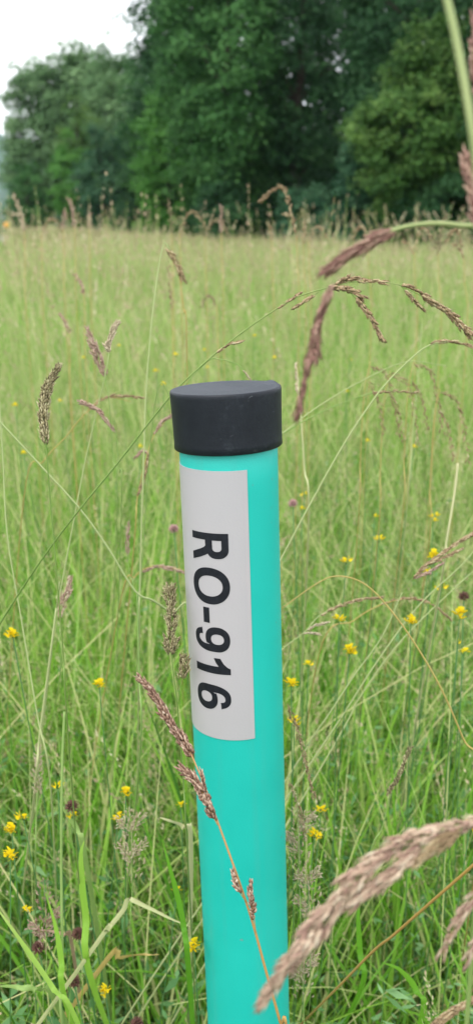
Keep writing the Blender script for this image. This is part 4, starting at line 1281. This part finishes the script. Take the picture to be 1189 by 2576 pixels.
skyline('tall golden nodding head standing against the dark gap in the wood', 745, 478, 600, 1.7, -80, 'tan', L=13, n=30, two=True)
skyline('thin brown spike rising above the meadow under the bluish bush', 188, 500, 575, 2.2, -14, 'pink', L=12, n=20)
skyline('short brown spike left of the thin brown spike at the wood edge', 160, 530, 580, 2.3, 4, 'pink', L=12, n=14)
skyline('pale feathery head leaning left at the far left end of the meadow', 62, 490, 585, 2.2, -28, 'pale', L=13, n=24, two=True)
skyline('small straight head below the slanting mid green tree', 225, 535, 580, 2.6, 2, 'pink', L=12, n=12)
skyline('nodding head bowed to the right under the spruce', 452, 535, 590, 2.0, 55, 'tan', L=11, n=22)
skyline('nodding head bowed to the right under the big leafy tree', 515, 555, 600, 2.4, 50, 'tan', L=11, n=20)
skyline('straight brown head between the two bowed heads and the golden head', 556, 520, 590, 2.1, 2, 'pink', L=11, n=20)
skyline('small pale head left of the tall golden nodding head', 682, 565, 605, 2.4, -4, 'tan', L=11, n=12)
skyline('upright slim head close right of the tall golden nodding head', 762, 558, 612, 2.0, 6, 'tan', L=11, n=16)
skyline('head bowed right, second beyond the tall golden nodding head', 775, 572, 612, 2.1, 42, 'tan', L=10, n=16)
skyline('bowed head behind the arched green stem, under the blue-green bush', 925, 572, 625, 2.0, -34, 'tan', L=11, n=18)
skyline('bowed head under the maple, behind the arched green stem', 1040, 575, 640, 1.9, 40, 'tan', L=11, n=22, two=True)
skyline('feathery head under the maple close to the edge', 1100, 540, 640, 1.9, 20, 'olive', L=12, n=24, two=True)
skyline('feathery drooping head at the right edge under the dark bush', 1165, 580, 650, 1.8, -40, 'tan', L=11, n=22, two=True)
skyline('arching tan head at the far left above the meadow', 105, 552, 590, 2.4, 46, 'tan', L=11, n=20)
skyline('leafy green spike under the spruce', 432, 505, 590, 2.3, -8, 'olive', L=12, n=16)
skyline('thin dark spike in the left meadow, taller of two', 212, 690, 740, 1.7, -22, 'purple', L=10, n=18)
skyline('thin dark spike in the left meadow, lower of two', 175, 790, 840, 1.6, -24, 'purple', L=9, n=18)
skyline('loose brown head in the middle meadow above the cap', 545, 745, 770, 1.9, -34, 'brown', L=9, n=14)
skyline('crooked brown stalk in the meadow left above the cap', 432, 668, 780, 1.5, -10, 'tan', L=9, n=14)

# --- broad blades and leaves that stand out
def blade(lab, pts, w, base=None, tint=(.6, .4), mat='grass', group=None):
    grass(lab, pts, (1, 1), mat, base=base, cat='grass blade', name='leafy_grass_plant', leaf=w, tint=tint, group=group)


blade('yellow-green broad blade slanting up out of the bottom left corner', [(-20, 2265, .74), (30, 2335, .74), (75, 2400, .745), (130, 2480, .75), (200, 2585, .76)], 4.6, base=(-.10, .9), tint=(.85, .75), mat='grass')
blade('pale flat upright blade left of the brown panicle', [(212, 2115, .88), (204, 2150, .88), (207, 2230, .885), (216, 2310, .89), (225, 2450, .9)], 6.5, base=(-.15, 1.1), tint=(.75, .7))
blade('narrow green blade rising beside the lower yellow flowers left of the post', [(408, 2110, .80), (425, 2175, .80), (445, 2250, .805), (462, 2330, .81), (475, 2450, .82)], 5.0, base=(-.05, 1.0), tint=(.35, .3))
blade('bent pale blade lying across towards the post, folded at a joint', [(478, 2330, .86), (430, 2310, .86), (370, 2280, .86), (325, 2262, .86), (310, 2290, .865), (270, 2340, .87), (225, 2400, .88)], 4.6, tint=(.8, .75), mat='stem_pale')
blade('short white dry blade end lying left of the post', [(400, 2055, .95), (430, 2066, .95), (462, 2082, .955), (480, 2130, .96)], 5.0, base=(-.08, 1.1), tint=(1, 1), mat='stem_pale')
blade('yellowing dry blade lying flat low left of the post', [(400, 2400, .98), (350, 2402, .98), (300, 2412, .985), (250, 2440, .99)], 5.5, tint=(.6, .5), mat='stem_straw')
blade('broad blue-green blade leaning at the right below the big panicle', [(905, 2210, .98), (900, 2300, .98), (905, 2400, .985), (910, 2480, .99)], 6.0, base=(.14, 1.2), tint=(.35, .3))
blade('curved blue-green blade at the lower right below the orange straw', [(960, 2420, .9), (1005, 2440, .9), (1045, 2490, .905), (1060, 2560, .91)], 6.0, base=(.2, 1.02), tint=(.4, .4))
blade('bright upright blade at the bottom left beside the yellow-green blade', [(115, 2245, .86), (140, 2330, .86), (155, 2420, .86), (165, 2520, .87)], 5.5, base=(-.17, 1.0), tint=(.7, .6))
blade('bluish blade bending over the flowers low at the left', [(140, 2010, .92), (165, 2040, .92), (195, 2090, .925), (215, 2160, .93)], 5.5, base=(-.18, 1.12), tint=(.5, .5), mat='stem_green')
blade('pale blade lying left to right at the bottom left corner', [(-10, 2480, .9), (40, 2482, .9), (90, 2490, .9), (140, 2520, .91)], 6.5, base=(-.16, 1.02), tint=(.4, .4), mat='stem_green')
blade('reddish dead leaf lying low between the stems at the left', [(90, 2338, .98), (130, 2342, .98), (165, 2352, .98), (180, 2370, .985)], 4.0, base=(-.24, 1.16), tint=(.75, .7), mat='brown')

# ------------------------------------------------------------------ flowers
def petal_mesh(L, W, cup):
    mb = MB()
    V = []
    for (u, v, h) in [(0, 0, 0), (-.55, .45, .10), (0, .45, -.02), (.55, .45, .10), (-.62, .8, .22), (0, .85, .10), (.62, .8, .22), (0, 1.0, .22)]:
        V.append((u * W, v * L, h * cup))
    mb.add(np.array(V), f3=np.array([[0, 2, 1], [0, 3, 2], [4, 5, 7], [5, 6, 7]]), f4=np.array([[1, 2, 5, 4], [2, 3, 6, 5]]), tint=np.array([.1, .45, .4, .45, .7, .6, .7, .8]))
    return mb


def keel_mesh():
    mb = MB()
    pts = smooth_path([(0, 0, 0), (0, .0035, .0008), (0, .0075, .0022), (0, .0095, .0052)], 3)
    add_tube(mb, pts, .0016, .0008, 6, .25)
    return mb


PET = petal_mesh(.0105, .0068, .006).mesh('petal', True)
KEEL = keel_mesh().mesh('blossom', True)
WINGS = (Matrix.Rotation(1.30, 4, 'X') @ Matrix.Diagonal((1.25, .95, 1, 1)),
         Matrix.Translation((.0022, .001, 0)) @ Matrix.Rotation(.45, 4, 'Y') @ Matrix.Rotation(.62, 4, 'X') @ Matrix.Rotation(-.35, 4, 'Z') @ Matrix.Diagonal((.85, .9, 1, 1)),
         Matrix.Translation((-.0022, .001, 0)) @ Matrix.Rotation(-.45, 4, 'Y') @ Matrix.Rotation(.62, 4, 'X') @ Matrix.Rotation(.35, 4, 'Z') @ Matrix.Diagonal((.85, .9, 1, 1)))
SMALL = MB()
for q in range(3):
    pm = petal_mesh(.0105, .0068, .006)
    Rm = np.array(WINGS[q])
    SMALL.add(np.concatenate(pm.v) @ Rm[:3, :3].T + Rm[:3, 3], f3=pm.f3[0], f4=pm.f4[0], tint=pm.t[0])
SMALL = SMALL.mesh('blossom', True)
for me, k in ((PET, 'yellow'), (KEEL, 'yellow'), (SMALL, 'yellow')): me.materials.append(M[k])


def flower(lab, x, y, Z, n, detail, size=1.0, group='yellow flowers in the meadow', seed=0, spread=14.0):
    rng = np.random.default_rng(seed + int(x * 7 + y))
    top = np.array(P(x, y, Z))
    b = top * [1, 1, 0] + [rng.normal(0, .03), .06 + abs(rng.normal(0, .04)), 0]
    root = empty('yellow_flower', b, lab, 'flower', group)
    mb = MB()
    path = smooth_path([b * 0, (top - b) * .5 + [rng.normal(0, .02), 0, .02], (top - b) - [0, 0, .004]], 5)
    add_tube(mb, path, .0008, .0006, 5, .4)
    dirs = []
    for k in range(n):
        a = k * 2.4 + rng.uniform(0, 1)
        off = np.array([math.cos(a) * .55, -.25 + .2 * math.sin(a), math.sin(a) * .8]) * spread / F * Z * (.5 + .7 * rng.random()) if n > 1 else np.zeros(3)
        c = (top - b) + off
        add_tube(mb, [(top - b) - [0, 0, .004], c], .0005, .0004, 4, .5)
        dirs.append((c, a))
    link('stalk', mb.mesh('stalk'), M['herb'], root)
    for c, a in dirs:
        d = Vector((math.cos(a) * .8, -.9, .45 + .2 * rng.random()))
        mat = rot_to((0, 0, 1), rng.normal(0, .6)).to_4x4() @ Matrix.Rotation(math.atan2(-d.x, d.y), 4, 'Z')
        s = size * rng.uniform(.8, 1.15)
        if detail:
            bo = bpy.data.objects.new('blossom', KEEL)
        else:
            bo = bpy.data.objects.new('blossom', SMALL)
        C.objects.link(bo)
        bo.parent = root
        bo.matrix_local = Matrix.Translation(Vector(c)) @ mat @ Matrix.Diagonal((s, s, s, 1))
        if detail:
            for e in WINGS:
                po = bpy.data.objects.new('petal', PET)
                C.objects.link(po)
                po.parent = bo
                po.matrix_local = e


for (x, y, Z, n, lab) in [
    (878, 1636, .98, 5, 'largest cluster of golden flowers right of the label beside the straw stems'),
    (732, 1718, .95, 3, 'golden flower close to the right side of the post, level with the digit 1'),
    (740, 1812, .95, 3, 'golden flower close to the right side of the post, below the digit 6'),
    (1032, 1560, 1.0, 4, 'golden cluster in front of the crossing pale stems'),
    (852, 1553, 1.0, 3, 'small golden cluster at the end of the arched panicle with side spikes'),
    (1155, 1545, 1.02, 4, 'golden cluster below the brown clover at the right edge'),
    (1090, 1400, 1.1, 4, 'golden cluster behind the tan panicle at the right edge'),
    (33, 1595, .95, 5, 'golden cluster at the left edge beside the curving pale stem'),
    (250, 1720, .98, 3, 'golden flower between the pale yellow stem and the brown panicle'),
    (146, 1975, .90, 2, 'golden flower beside the knotted stem above the dark brown clover'),
    (30, 2085, .88, 4, 'golden cluster at the left edge, lower of two'),
    (60, 2055, .95, 2, 'small golden flower just above the lower left cluster'),
    (26, 2150, .84, 4, 'golden cluster at the left edge, lowest'),
    (316, 1990, .92, 3, 'golden cluster at the top of the frothy buff panicle left of the post'),
    (296, 2055, .93, 3, 'golden cluster half behind the frothy buff panicle left of the post'),
    (186, 2052, .92, 2, 'golden flower just below the dark brown clover'),
    (790, 2098, .95, 4, 'golden cluster beside the frothy panicle right of the post'),
    (806, 2040, .98, 2, 'small golden flower above the cluster beside the frothy panicle'),
    (488, 2375, .84, 5, 'tall golden flower cluster close to the left side of the post near its foot'),
    (265, 2490, .92, 4, 'pale yellow flower cluster low between dead leaves at the bottom'),
    (1180, 2075, .95, 3, 'golden flower behind the big panicle at the right edge'),
    (70, 2290, .93, 2, 'small greenish yellow flower at the left above the bottom blade'),
    (1108, 1480, 1.15, 2, 'golden flower pair under the arched panicle at the right'),
    (1090, 1298, 1.3, 3, 'golden flower beside the upright pale dry stalk'),
    (952, 1357, 1.2, 2, 'golden flower near the crossing of the yellow arched stem'),
    (870, 1412, 1.15, 2, 'golden flower above the yellow arched stem'),
]:
    flower(lab, x, y, Z, n, True, .60, spread=11.0)
for (x, y, Z, lab) in [
    (410, 967, 1.9, 'tiny yellow flower just left of the top of the cap, nearest to it'), (395, 937, 2.0, 'tiny yellow flower up and left of the one nearest to the cap'),
    (514, 881, 2.2, 'tiny yellow flower above the cap under the slanting green stem'), (443, 894, 2.1, 'tiny yellow flower just above the left corner of the cap'),
    (40, 1020, 1.7, 'tiny yellow flower by the left edge above the olive seed spike'), (150, 1010, 1.8, 'tiny yellow flower right beside the dense olive seed spike'),
    (352, 1125, 1.55, 'tiny yellow flower under the straggling pink-tan panicle'), (922, 1110, 1.55, 'tiny yellow flower beside the long pale stem with the arched seed tip'),
    (942, 1300, 1.3, 'tiny yellow flower among loose stems right of the letter R'), (758, 1280, 1.3, 'tiny yellow flower beside the pink clover right of the post'),
    (1150, 1615, 1.05, 'tiny yellow flower below the golden cluster at the right edge'), (1040, 1125, 1.55, 'tiny yellow flower under the loose tan panicles at the right'),
    (640, 845, 2.4, 'tiny far yellow flower above the middle of the cap'), (880, 905, 2.1, 'tiny far yellow flower right of the hanging purple panicle'),
    (210, 900, 2.1, 'tiny far yellow flower beside the soft pinkish spike'), (300, 870, 2.2, 'tiny far yellow flower right of the pale bleached spike'),
    (520, 925, 2.0, 'tiny yellow flower right above the cap, close to its rim'), (765, 1245, 1.35, 'tiny yellow flower just above the pink clover right of the post'),
    (1075, 1440, 1.2, 'tiny yellow flower under the tan panicle at the right edge'), (455, 2025, 1.0, 'tiny yellow flower beside the short white dry blade end'),
    (445, 2240, .95, 'tiny yellow flower beside the narrow green blade left of the post'), (775, 1670, 1.1, 'tiny yellow flower near the post right of the digits'),
    (1165, 1640, 1.05, 'tiny yellow flower lowest of those under the brown clover at the right edge'), (1100, 860, 2.3, 'tiny far yellow flower near the right edge under the arching tan panicle'),
    (870, 985, 1.9, 'tiny yellow flower right of the hanging panicle tip'), (690, 900, 2.1, 'tiny far yellow flower above the right end of the cap'),
    (60, 1140, 1.6, 'tiny yellow flower by the left edge under the olive seed spike')]:
    flower(lab, x, y, Z, 1 + int(x) % 2, False, .58, spread=6.0)

CLO = {}
def clover(lab, x, y, Z, r, mat):
    top = np.array(P(x, y, Z)); b = top * [1, 1, 0] + [.02, .07, 0]
    root = empty('clover', b, lab, 'clover', 'clover heads in the grass')
    mb = MB()
    add_tube(mb, smooth_path([b * 0, (top - b) * .5 + [.02, 0, 0], top - b], 5), .0010, .0008, 6, .5)
    link('stalk', mb.mesh('stalk'), M['herb'], root)
    hm = MB()
    rng = np.random.default_rng(int(x))
    for k in range(110):
        z = 1 - 1.75 * (k + .5) / 110; a = k * 2.399
        s = math.sqrt(max(0, 1 - z * z))
        d = np.array([s * math.cos(a), s * math.sin(a), z * .95]) + rng.normal(0, .12, 3) + [0, 0, .35]
        floret(hm, np.array([0, 0, 0]) + d * r * .25, d, np.array([.3, .7, .2]), r * .85, r * .13, rng.uniform(.15, .75))
    o = link('flower_head', hm.mesh('flower_head'), M[mat], root)
    o.location = top - b


clover('dark brown withered clover head above a golden flower left of the knotted stem', 181, 2030, .92, .0070, 'clover_brown')
clover('brown withered clover head low left of the bent pale blade', 197, 2350, .93, .0070, 'clover_brown')
clover('brown withered clover head beside the pale yellow flowers near the bottom', 186, 2470, .93, .007, 'clover_brown')
clover('brown withered clover head at the bottom left of the post', 345, 2575, .92, .0070, 'clover_brown')
clover('brown withered clover head next to the yellow-green blade at the bottom', 97, 2385, .95, .007, 'clover_brown')
clover('dark clover head under the arched tan panicle at the right', 1165, 1502, 1.1, .0070, 'clover_brown')
clover('pink clover head right of the post below the cap', 736, 1268, 1.25, .0070, 'clover_pink')
clover('pink clover head left of the post beside the letter R', 437, 1332, 1.2, .0070, 'clover_pink')

# ------------------------------------------------------------------ roadside marker at the far left
D = 58.0
X = gx(18, D)
root = empty('roadside_marker', (X, D, 0), 'small orange roadside marker beside the pale road at the far left', 'road marker')
mb = MB(); add_tube(mb, [(0, 0, 0), (0, 0, .9)], .035, .035, 10)
link('pole', mb.mesh('pole', True), plain_mat('grey_metal', (.35, .35, .36), .5), root)
lm = lathe([(0.0001, -.02), (.17, -.02), (.20, 0), (.20, .03), (.17, .055), (0.0001, .075)], 24)
v = np.concatenate(lm.v); lm.v = [np.column_stack([v[:, 0], -v[:, 2] - .05, v[:, 1]])]
o = link('reflector', lm.mesh('reflector', True), plain_mat('orange_plastic', (.80, .33, .02), .4, var=.2, vscale=9), root)
o.location = (0, 0, hz(566, D))

# ------------------------------------------------------------------ the air
hv, n, l = new_mat('haze')
o_ = n.new('ShaderNodeOutputMaterial'); pv = n.new('ShaderNodeVolumePrincipled')
pv.inputs['Color'].default_value = (0.70, 0.85, 1.0, 1)
pv.inputs['Density'].default_value = 0.00013
l.new(pv.outputs[0], o_.inputs['Volume'])
mb = MB()
x0, x1, y0, y1, z0, z1 = -1800, 1800, -60, 2400, -1.0, 190
V = np.array([(x, y, z) for z in (z0, z1) for y in (y0, y1) for x in (x0, x1)])
mb.add(V, f4=np.array([[0, 2, 3, 1], [4, 5, 7, 6], [0, 1, 5, 4], [2, 6, 7, 3], [0, 4, 6, 2], [1, 3, 7, 5]]))
tag(link('haze', mb.mesh('haze'), hv), kind='stuff')
